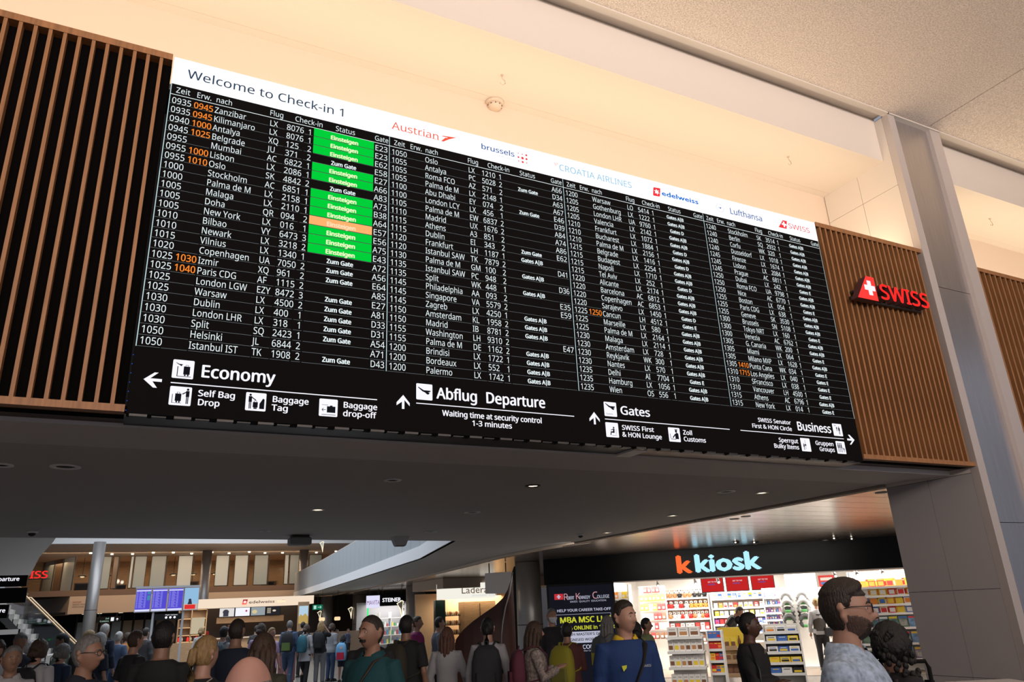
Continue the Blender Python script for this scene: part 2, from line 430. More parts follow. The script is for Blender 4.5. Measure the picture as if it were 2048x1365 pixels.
# white sloping hood at the left
c = MB()
hp = [(-8, 14.6), (-.93, 14.6), (-1.15, 16.6), (-1.6, 20.0), (-2.32, 26.9), (-3.4, 30.0), (-8, 32)]
c.loft([[(a, b, 3.31) for a, b in hp], [(a, b, 3.7) for a, b in hp]])
struct(c.build('ceiling_hood', mat('hood_paint', (.85, .85, .85), .35), A=True))

# floor
def floor_mat():
    m = mat('polished_stone_floor', (.19, .175, .16), .25, noise=.35, nscale=40)
    return m
c = MB(); c.box(-16, 46, -10, 70, -.2, 0); struct(c.build('floor', floor_mat()))
FZ = 0.0
# outer walls closing the hall
M_DIMW = mat('dim_hall_wall', (.30, .28, .27), .8)
c = MB(); c.box(-16.2, -16, -10, 70, 0, 9); struct(c.build('wall_left', M_DIMW))
c = MB(); c.box(32, 32.2, -10, 70, 0, 9); struct(c.build('wall_right', M_DIMW))

# ------------------------------------------------------------------ things on the slab ceiling
def downlight(x, y, label, lit, r=.085, tilt=0):
    p = arch((x, y, 3.262)); t = thing('downlight', label, 'ceiling light', p, 0, 'recessed downlights in the lower ceiling')
    c = MB(); c.lathe([(r, 0), (r, -.008), (r * .8, -.012), (r * .62, -.004), (r * .60, .03)], (0, 0, 0), 24)
    c.build('ring', M_WHITEP if lit != 2 else M_DARKMETAL, t, True, local=True)
    c = MB(); c.lathe([(r * .60, -.002), (r * .3, -.006), (.004, -.007)], (0, 0, 0), 20)
    c.build('lens', {0: M_BLACKM, 1: glow('downlight_warm', (1, .78, .5), 6), 2: glow('downlight_warm', (1, .78, .5), 6), 3: mat('speaker_mesh', (.06, .045, .04), .8)}[lit], t, True, local=True)
    return t
DL = [(2.784, 8.55, 0, 'recessed downlight, unlit, under the waiting-time text'), (4.711, 8.60, 2, 'dark-rimmed lit downlight under the bracket of the board'),
      (5.008, 11.23, 3, 'dark recessed disc in mid ceiling, further back'), (2.512, 11.22, 1, 'lit downlight in the middle row, left of centre'),
      (2.248, 14.12, 0, 'unlit downlight in the back row beside the projector'), (8.62, 8.49, 1, 'bright lit downlight nearest the right edge'),
      (7.93, 8.51, 3, 'flat dark disc beside the brightest downlight'), (9.05, 11.2, 1, 'ring downlight in the middle row by the right edge'),
      (5.39, 14.1, 3, 'small dark disc in the back row of the ceiling'), (9.55, 14.15, 1, 'small lit downlight in the back row near the kiosk'),
      (-1.12, 8.49, 0, 'downlight cut by the left edge of the photo'), (-.585, 8.45, 3, 'flat brown disc at the left of the lower ceiling')]
for x, y, k, l in DL: downlight(x, y, l, k, r=.085 if k != 3 else .11)
for x, y, l in ((9.08, 14.5, 'small white sensor dome near the right ceiling corner'), (-1.30, 14.3, 'small dark sensor dome at the left ceiling edge')):
    p = arch((x, y, 3.262)); t = thing('ceiling_sensor', l, 'sensor', p)
    c = MB(); c.lathe([(.065, 0), (.065, -.02), (.05, -.03)], (0, 0, 0), 16); c.build('base', M_WHITEP, t, True, local=True)
    c = MB(); c.lathe([(.045, -.028), (.04, -.05), (.02, -.065), (.003, -.068)], (0, 0, 0), 16); c.build('dome', M_DARKMETAL, t, True, local=True)
t = thing('ceiling_projector', 'grey boxy camera unit hanging under the lower ceiling', 'projector', arch((3.02, 14.9, 3.262)))
c = MB(); c.cbox(-.16, .16, -.13, .13, -.15, -.03, .02); c.build('body', mat('grey_plastic', (.25, .25, .25), .5), t, local=True)
c = MB(); c.cbox(-.13, .13, -.10, .10, -.03, 0, .01); c.build('bracket', M_DARKMETAL, t, local=True)
t = thing('exit_signal_lamp', 'pale wedge-shaped speaker at the rear edge of the lower ceiling', 'speaker', arch((5.12, 15.2, 3.262)))
c = MB(); c.loft([[(-.14, -.08, 0), (.14, -.08, 0), (.14, .08, 0), (-.14, .08, 0)], [(-.09, -.05, -.14), (.09, -.05, -.14), (.09, .05, -.14), (-.09, .05, -.14)]])
c.build('housing', M_SLAB2, t, local=True)
c = MB(); c.box(-.075, .075, -.055, .055, -.15, -.14); c.build('grille', M_DARKMETAL, t, local=True)
def surf_spot(x, y, label, r=.07):
    p = arch((x, y, 3.28)); t = thing('ceiling_spotlight', label, 'ceiling light', p, 0, 'dome spotlights on the metal ceiling')
    c = MB(); c.lathe([(r * 1.5, 0), (r * 1.5, -.006), (r, -.01)], (0, 0, 0), 20); c.build('rim', M_DARKMETAL, t, True, local=True)
    c = MB(); c.lathe([(r, -.008), (r * .9, -.04), (r * .5, -.065), (.004, -.07)], (0, 0, 0), 16); c.build('dome', M_DARKMETAL, t, True, local=True)
    c = MB(); c.ell((-r * .8, -r * .4, -.03), (.02, .02, .016), 8, 6); c.build('lamp', glow('spot_white', (1, .92, .8), 2.5), t, True, local=True)
for x, y, l in ((15.4, 16.4, 'left dome spotlight above the kiosk name'), (16.1, 16.4, 'second dome spotlight above the kiosk name'), (18.0, 15.25, 'dome spotlight on metal ceiling right of the kiosk name'), (18.9, 15.4, 'rightmost dome spotlight over the kiosk fascia')):
    surf_spot(x, y, l)
for x, y, l in ((10.95, 8.2, 'flat round downlight in the near corner of the metal ceiling'), (11.02, 11.7, 'flat downlight on metal ceiling beside the pale edge, farther one'), (10.95, 11.3, 'flat downlight on metal ceiling beside the pale edge, nearer one'), (17.5, 17.8, 'small lit downlight close above the kiosk fascia'), (18.7, 16.2, 'small oval downlight above the right kiosk fascia')):
    p = arch((x, y, 3.28)); c = MB(); c.lathe([(.075, 0), (.075, -.007), (.05, -.01), (.01, -.011)], (0, 0, 0), 20)
    o = inst('flat_downlight', c.mesh('flat_downlight', M_WHITEP, True), p, 0, None, l, 'ceiling light', 'flat downlights in the metal ceiling')
# ------------------------------------------------------------------ the flight information board
BX0, BX1, BZ0, BZ1, BZB = -.086, 7.812, 3.232, 6.467, 6.186
bd = thing('flight_board', 'huge black departure display with white banner reading Welcome to Check-in 1', 'departure board', arch((3.86, 6.06, BZ0)))
c = MB(); c.box(BX0, BX1, 6.0, 6.10, BZ0, BZ1); c.build('display_body', M_BLACKM, bd, A=True)
c = MB(); rect(c, BX0, BX1, BZ0, BZB, 5.998); scr = c.build('screen', M_SCREEN, bd, A=True)
# module joints: every LED cabinet is a shallow lower edge piece
c = MB()
for i in range(26):
    x = BX0 + i * .304
    c.box(x + .02, x + .14, 6.0, 6.07, BZ0 - .018, BZ0); c.box(x + .17, x + .27, 6.02, 6.08, BZ0 - .012, BZ0)
c.build('lower_clips', M_DARKMETAL, bd, A=True)['kind'] = 'stuff'
c = MB()
for i in range(7): c.box(BX0 - .008, BX0 - .002, 5.999, 6.0, 3.25 + i * .072, 3.256 + i * .072)
c.build('pixel_edge', glow('blue_pixel', (.02, .12, .8), .8), bd, A=True)
for sx_ in (-.02, ):
    c = MB(); c.box(-.104, -.088, 6.06, 6.2, 3.3, 5.9); c.build('side_frame', M_BLACKM, bd, A=True)
# banner
c = MB(); rect(c, BX0, BX1, BZB, BZ1, 5.998); ban = c.build('banner', G_WHITE, bd, A=True)
def part(nm, fn, m, par=None, y=5.9955):
    c = MB(); fn(c, y); return c.build(nm, m, par or bd, A=True)
def L_(t, x, z, h, **k): return lambda c, y: letters(c, t, x, z, h, y=y, **k)
part('banner_title', L_('Welcome to Check-in 1', .032, 6.279, .089, width=1.404, fk='t', bold=.008), K_NAVY, ban)
def austrian(c, y):
    letters(c, 'Austrian', 1.906, 6.283, .084, y=y, width=.492, fk='t', bold=.0)
    for gx in (1.93, 2.02, 2.15, 2.235, 2.29, 2.385): pass
    # serifs on the feet and heads of the letters
    for a, b in ((1.900, 1.925), (1.965, 1.995), (2.045, 2.07), (2.195, 2.225), (2.255, 2.28), (2.325, 2.345), (2.355, 2.375), (2.388, 2.408)):
        rect(c, a, b, 6.283, 6.288, y)
    poly(c, [(2.429, 6.281), (2.455, 6.281), (2.515, 6.325), (2.51, 6.34), (2.475, 6.332)], y)
    poly(c, [(2.444, 6.341), (2.44, 6.349), (2.55, 6.362), (2.60, 6.369), (2.515, 6.325), (2.50, 6.343)], y)
part('airline_logo', austrian, K_ORED, ban)
def brussels(c, y):
    letters(c, 'brussels', 2.876, 6.312, .062, y=y, width=.39, bold=.02, fk='t')
part('airline_name', brussels, K_BLUE, ban)
part('airline_subtitle', L_('AIRLINES', 3.08, 6.266, .020, width=.186), K_GREY, ban)
def dots(c, y):
    rr = [[.006, .007, .012], [.011, .016, .013], [.007, .013, .007]]
    for i in range(3):
        for j in range(3): disc(c, 3.32 + j * .049, 6.371 - i * .049, rr[i][j], y)
part('dot_emblem', dots, K_RED, ban)
def croatia(c, y):
    letters(c, 'CROATIA AIRLINES', 3.822, 6.286, .078, y=y, width=.972, fk='t')
part('airline_name', croatia, K_SKY, ban)
def wing(c, y):
    for i in range(3):
        for j in range(3 - i): poly(c, [(3.762 + .02 * j + .006 * i, 6.368 - .014 * i), (3.776 + .02 * j + .006 * i, 6.366 - .014 * i), (3.77 + .02 * j + .008 * i, 6.356 - .014 * i)], y)
part('wing_emblem', wing, K_ORED, ban)
def edel(c, y):
    c2 = [(5.101, 6.268), (5.111, 6.26), (5.196, 6.266), (5.203, 6.276), (5.222, 6.377), (5.214, 6.385), (5.128, 6.378), (5.119, 6.37)]
    poly(c, c2, y)
part('flower_emblem', edel, K_RED, ban)
def star(c, y, x=5.162, z=6.322, r=.042, n=6):
    p = []
    for i in range(2 * n):
        a = PI / 2 + PI * i / n + .15; q = r if i % 2 == 0 else r * .48; p.append((x + q * math.cos(a), z + q * math.sin(a)))
    c.add([(x, y, z)] + [(a, y, b) for a, b in p], [(0, i + 1, (i + 1) % (2 * n) + 1) for i in range(2 * n)])
part('flower', lambda c, y: star(c, y), G_WHITE, ban, 5.994)
part('airline_name', L_('edelweiss', 5.232, 6.295, .062, width=.552, fk='b', bold=.055), K_EDEL, ban)
def lh(c, y):
    n = 28
    for r0, r1 in ((.062, .0595),):
        c.add([(6.134 + r * math.cos(2 * PI * i / n), y, 6.322 + r * .93 * math.sin(2 * PI * i / n)) for r in (r0, r1) for i in range(n)], [(i, (i + 1) % n, n + (i + 1) % n, n + i) for i in range(n)])
    poly(c, [(6.10, 6.335), (6.125, 6.318), (6.14, 6.316), (6.165, 6.338), (6.142, 6.330), (6.135, 6.326), (6.120, 6.328)], y)
    poly(c, [(6.128, 6.318), (6.145, 6.312), (6.155, 6.322), (6.145, 6.33)], y)
part('crane_emblem', lh, K_BLUE, ban)
part('airline_name', L_('Lufthansa', 6.288, 6.276, .082, width=.54, fk='t', bold=.012), K_BLUE, ban)
part('fin_emblem', lambda c, y: poly(c, [(7.108, 6.254), (7.250, 6.256), (7.282, 6.378), (7.205, 6.376)], y), K_RED, ban)
part('white_cross', lambda c, y: (rect(c, 7.203, 7.229, 6.275, 6.355, y), rect(c, 7.175, 7.257, 6.303, 6.328, y)), G_WHITE, ban, 5.994)
part('airline_name', L_('SWISS', 7.29, 6.281, .071, width=.385, fk='t'), K_RED, ban)

T1 = """0935|0945|Zanzibar|LX|8076|1|E|E23
0935|0945|Kilimanjaro|LX|8076|1|E|E23
0940|1000|Antalya|XQ|125|2|E|E62
0945|1025|Belgrade|JU|371|2|Z|E58
0955||Mumbai|AC|6822|1|E|E27
0955|1000|Lisbon|LX|2086|1|E|A66
0955|1010|Oslo|SK|4842|2|Z|A83
1000||Stockholm|AC|6851|1|E|A73
1000||Palma de M|LX|2158|1|E|B38
1005||Malaga|LX|2110|1|E|A64
1005||Doha|QR|094|2|O|E57
1005||New York|LX|016|1|E|E56
1010||Bilbao|VY|6473|3|E|A75
1010||Newark|LX|3218|2|E|E43
1015||Vilnius|LX|1340|1|Z|A72
1020||Copenhagen|UA|7050|2|Z|A56
1025|1030|Izmir|XQ|961|2|Z|E64
1025|1040|Paris CDG|AF|1115|2||A85
1025||London LGW|EZY|8472|3|Z|E27
1025||Warsaw|LX|4500|2|Z|A81
1030||Dublin|LX|400|1|Z|D33
1030||London LHR|LX|318|1|Z|D31
1030||Split|SQ|2423|1|Z|A54
1050||Helsinki|JL|6844|2||A71
1050||Istanbul IST|TK|1908|2|Z|D43"""
T2 = """1050||Oslo|LX|1210|1||A66
1055||Antalya|PC|5028|2|Z|D34
1055||Roma FCO|AZ|571|2||A63
1055||Palma de M|LX|2148|1||A67
1100||Abu Dhabi|EY|074|2|Z|E46
1100||London LCY|LX|456|1||D39
1105||Palma de M|EW|6837|2||A84
1110||Madrid|UX|1676|2||A74
1115||Athens|A3|851|2||A86
1115||Dublin|EI|343|2|Z|E62
1120||Frankfurt|LH|1187|1|A|
1120||Istanbul SAW|TK|7879|2||D41
1130||Palma de M|GM|100|2|A|
1135||Istanbul SAW|PC|948|2||D36
1135||Split|WK|448|1|A|
1145||Philadelphia|AA|093|2||E35
1145||Singapore|VA|5579|2||E59
1145||Zagreb|LX|4250|1|A|
1150||Amsterdam|KL|1958|2|A|
1150||Madrid|IB|8781|2|A|
1155||Washington|LH|9310|2||E47
1155||Palma de M|DE|1162|2|A|
1200||Brindisi|LX|1722|1|A|
1200||Bordeaux|LX|552|1|A|
1200||Palermo|LX|1742|1|A|"""
def mk(times, dests, codes, stat, erw={}):
    rows = []
    d = dests.split(','); cd = codes.split(',')
    for i in range(25):
        a, b = cd[i].split(); rows.append([times[i], erw.get(i, ''), d[i], a, b, '1', stat[i], ''])
    return rows
t3 = ['1200'] + ['1205'] * 3 + ['1210'] * 3 + ['1215'] * 4 + ['1220'] * 4 + ['1225'] * 3 + ['1230'] * 4 + ['1235'] * 3
T3 = mk(t3, 'Warsaw,Gothenburg,London LHR,Valencia,Frankfurt,Bucharest,Palma de M,Belgrade,Budapest,Napoli,Tel Aviv,Alicante,Barcelona,Copenhagen,Sarajevo,Cancun,Marseille,Palma de M,Malaga,Amsterdam,Reykjavik,Nantes,Delhi,Hamburg,Wien',
        'LO 5414,LX 1222,UA 9760,LX 2142,LX 1072,LX 1884,LX 2156,LX 1416,LX 2254,LX 1710,LX 252,LX 2174,AC 6812,AC 6853,LX 1450,LH 4512,LX 580,LX 2164,LX 2114,LX 728,WK 300,LX 570,AI 7704,LX 1056,OS 556',
        'AADAADADAADAAADGAAAAAAGAA', {15: '1250'})
t4 = ['1240'] * 4 + ['1245'] * 3 + ['1250'] * 3 + ['1255'] * 3 + ['1300'] * 3 + ['1305'] * 4 + ['1310'] * 3 + ['1315'] * 2
T4 = mk(t4, 'Stockholm,Berlin,Corfu,Dusseldorf,Firenze,Lisbon,Prague,Dubai,Roma FCO,Nice,Boston,Paris CDG,Geneve,Brussels,Tokyo NRT,Venezia,G. Canaria,Miami,Milano MXP,Punta Cana,Los Angeles,SFrancisco,Vancouver,Athens,New York',
        'SK 3514,SQ 2932,WK 320,LX 1018,LX 1674,LX 2084,AC 6811,LX 242,UA 9798,AC 6770,LX 054,LX 638,SK 3530,SN 5108,LX 160,AC 6762,WK 200,LX 064,LX 1628,WK 034,LX 040,LX 038,LH 4500,AC 6796,LX 014',
        'AAAAAAAGAAGAAAGAAGAGGGGAG', {19: '1410', 20: '1715'})
TABS = [[r.split('|') for r in T1.split('\n')], [r.split('|') for r in T2.split('\n')], T3, T4]
STW = {'E': ('Einsteigen', .262), 'O': ('Einsteigen', .262), 'Z': ('Zum Gate', .234), 'A': ('Gates A|B', .248), 'D': ('Gates D', .20), 'G': ('Gates E', .195)}
PITCH = .09205; ZB0 = 5.987
DIVX = [-.086, 1.884, 3.860, 5.835, 7.807]
letters(MB(), '0', 0, 0, 1)
K4 = .155 / text_w('0000') / (.060 / _G[('cap', 't')])
for ti, rows in enumerate(TABS):
    u = DIVX[ti]
    par = bpy.data.objects.new('timetable', None); COL.objects.link(par); par.parent = bd; par.empty_display_size = .1; WL[par.name] = WL[bd.name]
    hd = MB()
    for t_, a, b in (('Zeit', .045, .155), ('Erw.', .212, .332), ('nach', .372, .505), ('Flug', .833, .953), ('Check-in', 1.060, 1.314), ('Status', 1.438, 1.623), ('Gate', 1.820, 1.955)):
        letters(hd, t_, u + a, 6.100, .056, y=5.9955, width=b - a)
    hd.build('column_heading', G_TXT, par, A=True)
    ln = MB(); rect(ln, u + .004, DIVX[ti + 1], 6.074, 6.080, 5.9965); ln.build('heading_line', G_TXT, par, A=True)
    dv = MB(); rect(dv, u - .003 + (.004 if ti == 0 else 0), u + .0035 + (.004 if ti == 0 else 0), 3.757, BZB, 5.9962)
    if ti == 3: rect(dv, 7.803, 7.8085, 3.757, BZB, 5.9962)
    dv.build('divider_line', G_DIV, par, A=True)
    tm, er, ds, fl, st, gt, rl = MB(), MB(), MB(), MB(), MB(), MB(), MB()
    for i, r in enumerate(rows):
        z = ZB0 - i * PITCH
        zl = 6.078 - (i + 1) * .0927
        for a, b in ((.01, .168), (.175, .36), (.37, .83), (.84, .975), (.985, 1.14), (1.155, 1.228), (1.24, 1.815), (1.822, 1.955)):
            rect(rl, u + a, u + b, zl - .0012, zl + .0012, 5.9967)
        letters(tm, r[0], u + .022, z, .060, y=5.9955, width=.153)
        if r[1]: letters(er, r[1], u + .198, z, .060, y=5.9955, width=.155, bold=.02)
        letters(ds, r[2], u + .368, z, .060, y=5.9955, sx=K4 * .97)
        letters(fl, r[3], u + .839, z, .060, y=5.9955, sx=K4 * .98)
        letters(fl, r[4], u + .990, z, .060, y=5.9955, width=.153 * len(r[4]) / 4)
        letters(fl, r[5], u + 1.185, z, .060, y=5.9955, sx=K4)
        if r[7]: letters(gt, r[7], u + 1.823, z + .003, .060, y=5.9955, width=.125)
        if r[6]:
            t_, w_ = STW[r[6]]
            if r[6] in 'EO':
                cc = MB(); rect(cc, u + 1.239, u + 1.815, zl + .004, zl + .090, 5.9962)
                cc.build('status_cell', G_GREEN if r[6] == 'E' else G_PEACH, par, A=True)
                q = MB(); letters(q, t_, u + 1.395, z + .007, .042, y=5.9950, width=w_, bold=.07)
                q.build('status_text', G_YEL if r[6] == 'E' else G_PALE, par, A=True)
            else:
                letters(st, t_, u + 1.527 - w_ / 2, z + .006, .042, y=5.9955, width=w_, bold=.06)
    for q_, n_ in ((tm, 'departure_times'), (ds, 'destinations'), (fl, 'flight_numbers')): q_.build(n_, G_TXT, par, A=True)['kind'] = 'stuff'
    rl.build('row_lines', G_LINE, par, A=True)['kind'] = 'stuff'
    if er.v: er.build('expected_times', G_ORG, par, A=True)['kind'] = 'stuff'
    if gt.v: gt.build('gate_numbers', G_TXT, par, A=True)['kind'] = 'stuff'
    st.build('status_notes', G_TXT, par, A=True)['kind'] = 'stuff'

# way-finding band below the tables
wf = bpy.data.objects.new('wayfinding_band', None); COL.objects.link(wf); wf.parent = bd; WL[wf.name] = WL[bd.name]; wf.empty_display_size = .1
def arrow(c, x, z, d, s=.063, y=5.9955):
    w_ = s * .2
    P = [(0, s), (s * .95, -.12 * s), (s * .95, -.55 * s), (w_ * .9, .28 * s), (w_ * .9, -s), (-w_ * .9, -s), (-w_ * .9, .28 * s), (-s * .95, -.55 * s), (-s * .95, -.12 * s)]
    rot = {'u': 0, 'l': PI / 2, 'r': -PI / 2}[d]
    pts = [(x + a * math.cos(rot) - b * math.sin(rot), z + a * math.sin(rot) + b * math.cos(rot)) for a, b in P]
    V = [(a, y, b) for a, b in pts]
    c.add(V, [(0, 1, 2, 3), (0, 3, 6 + 1), (3, 4, 5, 6), (0, 3, 6), (0, 6, 7, 8)])
for x, z, d in ((.062, 3.500, 'l'), (2.041, 3.492, 'u'), (4.016, 3.490, 'u'), (7.665, 3.489, 'r')):
    c = MB(); arrow(c, x, z, d); c.build('arrow', G_SIGN, wf, A=True)
def bar(c, x0, z0, x1, z1, t, y=5.9935):
    dx, dz = x1 - x0, z1 - z0; l = math.hypot(dx, dz); nx, nz = -dz / l * t / 2, dx / l * t / 2
    c.add([(x0 - nx, y, z0 - nz), (x1 - nx, y, z1 - nz), (x1 + nx, y, z1 + nz), (x0 + nx, y, z0 + nz)], [(0, 1, 2, 3)])
def icon(x0, x1, z0, z1, fn):
    c = MB(); rrect(c, x0, x1, z0, z1, 5.9955, .009); p = c.build('pictogram', G_SIGN, wf, A=True)
    c = MB(); fn(c, x0, z0, (x1 - x0) / 100, (z1 - z0) / 100)
    c.v = [(a, 5.9935, b) for a, _, b in c.v]
    c.build('symbol', K_BLK, p, A=True)
def sr(c, x, z, kx, kz, a, b, e, f): rect(c, x + a * kx, x + b * kx, z + e * kz, z + f * kz, 0)
def man(c, x, z, kx, kz, cx_, z0, h, w_=9):
    disc(c, x + cx_ * kx, z + (z0 + h * .93) * kz, h * .075 * kz, 0)
    sr(c, x, z, kx, kz, cx_ - w_, cx_ + w_, z0 + h * .45, z0 + h * .84)
    sr(c, x, z, kx, kz, cx_ - w_ * .7, cx_ - 1, z0, z0 + h * .45); sr(c, x, z, kx, kz, cx_ + 1, cx_ + w_ * .7, z0, z0 + h * .45)
def case(c, x, z, kx, kz, a, b, e, f):
    sr(c, x, z, kx, kz, a, b, e, f); m = (a + b) / 2
    sr(c, x, z, kx, kz, m - 7, m - 5, f, f + 8); sr(c, x, z, kx, kz, m + 5, m + 7, f, f + 8); sr(c, x, z, kx, kz, m - 7, m + 7, f + 6, f + 8)
    for q in (a + 8, b - 8): disc(c, x + q * kx, z + (e - 4) * kz, 4.5 * kx, 0, n=8)
def plane(c, x, z, kx, kz, ox, oz, s=1.0):
    P = lambda l: [(x + (ox + a * s) * kx, z + (oz + b * s) * kz) for a, b in l]
    poly(c, P([(0, 40), (4, 40), (36, 22), (28, 14), (2, 35)]), 0)
    poly(c, P([(28, 14), (36, 22), (74, 22), (80, 18), (70, 12), (56, 8), (50, 2), (44, 8)]), 0)
    poly(c, P([(44, 8), (50, 2), (60, -4), (66, -2), (74, 8), (62, 10)]), 0)
def i_eco(c, x, z, kx, kz):
    plane(c, x, z, kx, kz, 14, 68, .42)
    case(c, x, z, kx, kz, 52, 82, 22, 66); sr(c, x, z, kx, kz, 22, 26, 10, 64); sr(c, x, z, kx, kz, 22, 90, 9, 12)
def i_self(c, x, z, kx, kz):
    case(c, x, z, kx, kz, 26, 54, 22, 62); sr(c, x, z, kx, kz, 12, 15, 12, 58); sr(c, x, z, kx, kz, 12, 56, 11, 13)
    man(c, x, z, kx, kz, 82, 10, 82, 8); bar(c, x + 78 * kx, z + 74 * kz, x + 58 * kx, z + 60 * kz, 5 * kx)
def i_tag(c, x, z, kx, kz):
    man(c, x, z, kx, kz, 22, 10, 82, 8); bar(c, x + 28 * kx, z + 74 * kz, x + 50 * kx, z + 58 * kz, 5 * kx)
    case(c, x, z, kx, kz, 36, 60, 18, 48); poly(c, [(x + a * kx, z + b * kz) for a, b in ((68, 12), (92, 12), (92, 66), (84, 70), (68, 40))], 0)
def i_drop(c, x, z, kx, kz):
    sr(c, x, z, kx, kz, 42, 88, 22, 58); sr(c, x, z, kx, kz, 58, 72, 58, 63); sr(c, x, z, kx, kz, 14, 90, 8, 11); sr(c, x, z, kx, kz, 14, 48, 64, 66)
    sr(c, x, z, kx, kz, 16, 36, 36, 39)
    bar(c, x + 15 * kx, z + 37 * kz, x + 24 * kx, z + 46 * kz, 3 * kx); bar(c, x + 15 * kx, z + 37 * kz, x + 24 * kx, z + 28 * kz, 3 * kx)
def i_dep(c, x, z, kx, kz): plane(c, x, z, kx, kz, 10, 38, 1.0)
def i_gate(c, x, z, kx, kz):
    plane(c, x, z, kx, kz, 10, 50, 1.0); letters(c, 'Gates', x + 12 * kx, z + 12 * kz, 10 * kz, width=52 * kx)
def i_lounge(c, x, z, kx, kz):
    disc(c, x + 62 * kx, z + 66 * kz, 6 * kx, 0); poly(c, [(x + a * kx, z + b * kz) for a, b in ((52, 32), (66, 30), (68, 58), (58, 60))], 0)
    bar(c, x + 62 * kx, z + 34 * kz, x + 38 * kx, z + 36 * kz, 9 * kx); bar(c, x + 40 * kx, z + 38 * kz, x + 36 * kx, z + 14 * kz, 7 * kx)
    bar(c, x + 58 * kx, z + 56 * kz, x + 40 * kx, z + 48 * kz, 5 * kx); sr(c, x, z, kx, kz, 46, 84, 12, 14); bar(c, x + 78 * kx, z + 20 * kz, x + 80 * kx, z + 58 * kz, 2 * kx)
def i_zoll(c, x, z, kx, kz):
    disc(c, x + 66 * kx, z + 74 * kz, 9 * kx, 0); sr(c, x, z, kx, kz, 54, 80, 82, 88)
    poly(c, [(x + a * kx, z + b * kz) for a, b in ((56, 20), (86, 20), (84, 60), (68, 66), (54, 50))], 0)
    bar(c, x + 60 * kx, z + 56 * kz, x + 34 * kx, z + 28 * kz, 8 * kx); sr(c, x, z, kx, kz, 18, 60, 16, 20); bar(c, x + 16 * kx, z + 20 * kz, x + 12 * kx, z + 56 * kz, 4 * kx)
def i_bus(c, x, z, kx, kz):
    plane(c, x, z, kx, kz, 14, 80, .28); man(c, x, z, kx, kz, 42, 40, 36, 6); man(c, x, z, kx, kz, 66, 14, 64, 8)
def i_bulk(c, x, z, kx, kz):
    man(c, x, z, kx, kz, 28, 10, 50, 6); sr(c, x, z, kx, kz, 44, 47, 16, 86); disc(c, x + 46 * kx, z + 48 * kz, 8 * kx, 0); bar(c, x + 30 * kx, z + 46 * kz, x + 48 * kx, z + 50 * kz, 4 * kx)
def i_grp(c, x, z, kx, kz):
    for q in (20, 38, 56): man(c, x, z, kx, kz, q, 12, 74, 6)
    man(c, x, z, kx, kz, 80, 14, 36, 5); bar(c, x + 60 * kx, z + 48 * kz, x + 76 * kx, z + 40 * kz, 4 * kx)
for a in ((.188, .340, 3.530, 3.679, i_eco), (.188, .342, 3.317, 3.465, i_self), (.739, .895, 3.317, 3.465, i_tag), (1.317, 1.470, 3.314, 3.462, i_drop),
          (2.161, 2.313, 3.526, 3.674, i_dep), (4.140, 4.290, 3.522, 3.670, i_gate), (4.139, 4.290, 3.310, 3.459, i_lounge), (4.915, 5.065, 3.309, 3.459, i_zoll),
          (7.388, 7.543, 3.522, 3.671, i_bus), (6.812, 6.961, 3.307, 3.461, i_bulk), (7.390, 7.540, 3.308, 3.458, i_grp)): icon(*a)
for a, b in ((.187, 1.807), (2.161, 3.782), (4.139, 5.762), (5.917, 7.544)):
    c = MB(); rect(c, a, b, 3.4875, 3.4955, 5.9955); c.build('separator_line', G_SIGN, wf, A=True)
for t_, x, z, h, w_ in (('Economy', .389, 3.556, .098, .551), ('Self Bag', .386, 3.402, .049, .269), ('Drop', .388, 3.330, .049, .157), ('Baggage', .940, 3.401, .049, .286), ('Tag', .940, 3.331, .049, .125),
        ('Baggage', 1.515, 3.400, .049, .290), ('drop-off', 1.515, 3.327, .049, .278), ('Abflug', 2.354, 3.551, .100, .390), ('Departure', 2.834, 3.549, .102, .622),
        ('Waiting time at security control', 2.405, 3.396, .051, 1.008), ('1-3 minutes', 2.690, 3.324, .049, .401), ('Gates', 4.332, 3.554, .086, .362),
        ('SWISS First', 4.333, 3.396, .047, .391), ('& HON Lounge', 4.330, 3.325, .047, .488), ('Zoll', 5.107, 3.394, .047, .119), ('Customs', 5.105, 3.324, .047, .294),
        ('SWISS Senator', 6.200, 3.609, .045, .501), ('First & HON Circle', 6.097, 3.534, .046, .605), ('Business', 6.795, 3.551, .100, .549), ('Sperrgut', 6.470, 3.394, .048, .296), ('Bulky Items', 6.382, 3.323, .048, .384),
        ('Gruppen', 7.048, 3.393, .048, .296), ('Groups', 7.098, 3.324, .048, .248)):
    c = MB(); letters(c, t_, x, z, h, y=5.9955, width=w_, bold=.04); c.build('direction_text', G_SIGN, wf, A=True)
# ------------------------------------------------------------------ mezzanine walkway (grey balcony)
M_GREYP = mat('mezzanine_paint', (.36, .40, .43), .6)
M_GREYB = mat('mezzanine_band', (.80, .81, .82), .6)
M_SOFF2 = mat('mezzanine_soffit', (.42, .42, .42), .6)
left = [(6.95, 16.6, 3.35), (8.256, 22.564, 3.35), (9.0, 29.0, 3.35), (9.842, 36.489, 3.35), (11.0, 47.5, 3.35), (11.75, 56.0, 3.35), (12.15, 61.0, 3.35)]
tip = [(12.6, 62.3, 3.35), (13.6, 62.0, 3.35)]
right = [(14.4, 58, 3.35), (13.9, 50, 3.35), (13.2, 42, 3.35), (12.521, 34.2, 3.35), (11.4, 27, 3.35), (10.6, 21.7, 3.35), (10.55, 18.8, 3.35), (10.8, 16.8, 3.35)]
outl = left + tip + right
c = MB(); c.loft([[(a, b, 3.35) for a, b, _ in outl], [(a, b, 3.42) for a, b, _ in outl]]); o = struct(c.build('floor_mezzanine', M_SOFF2, A=True))
edge = [(p[0], p[1]) for p in left + tip]
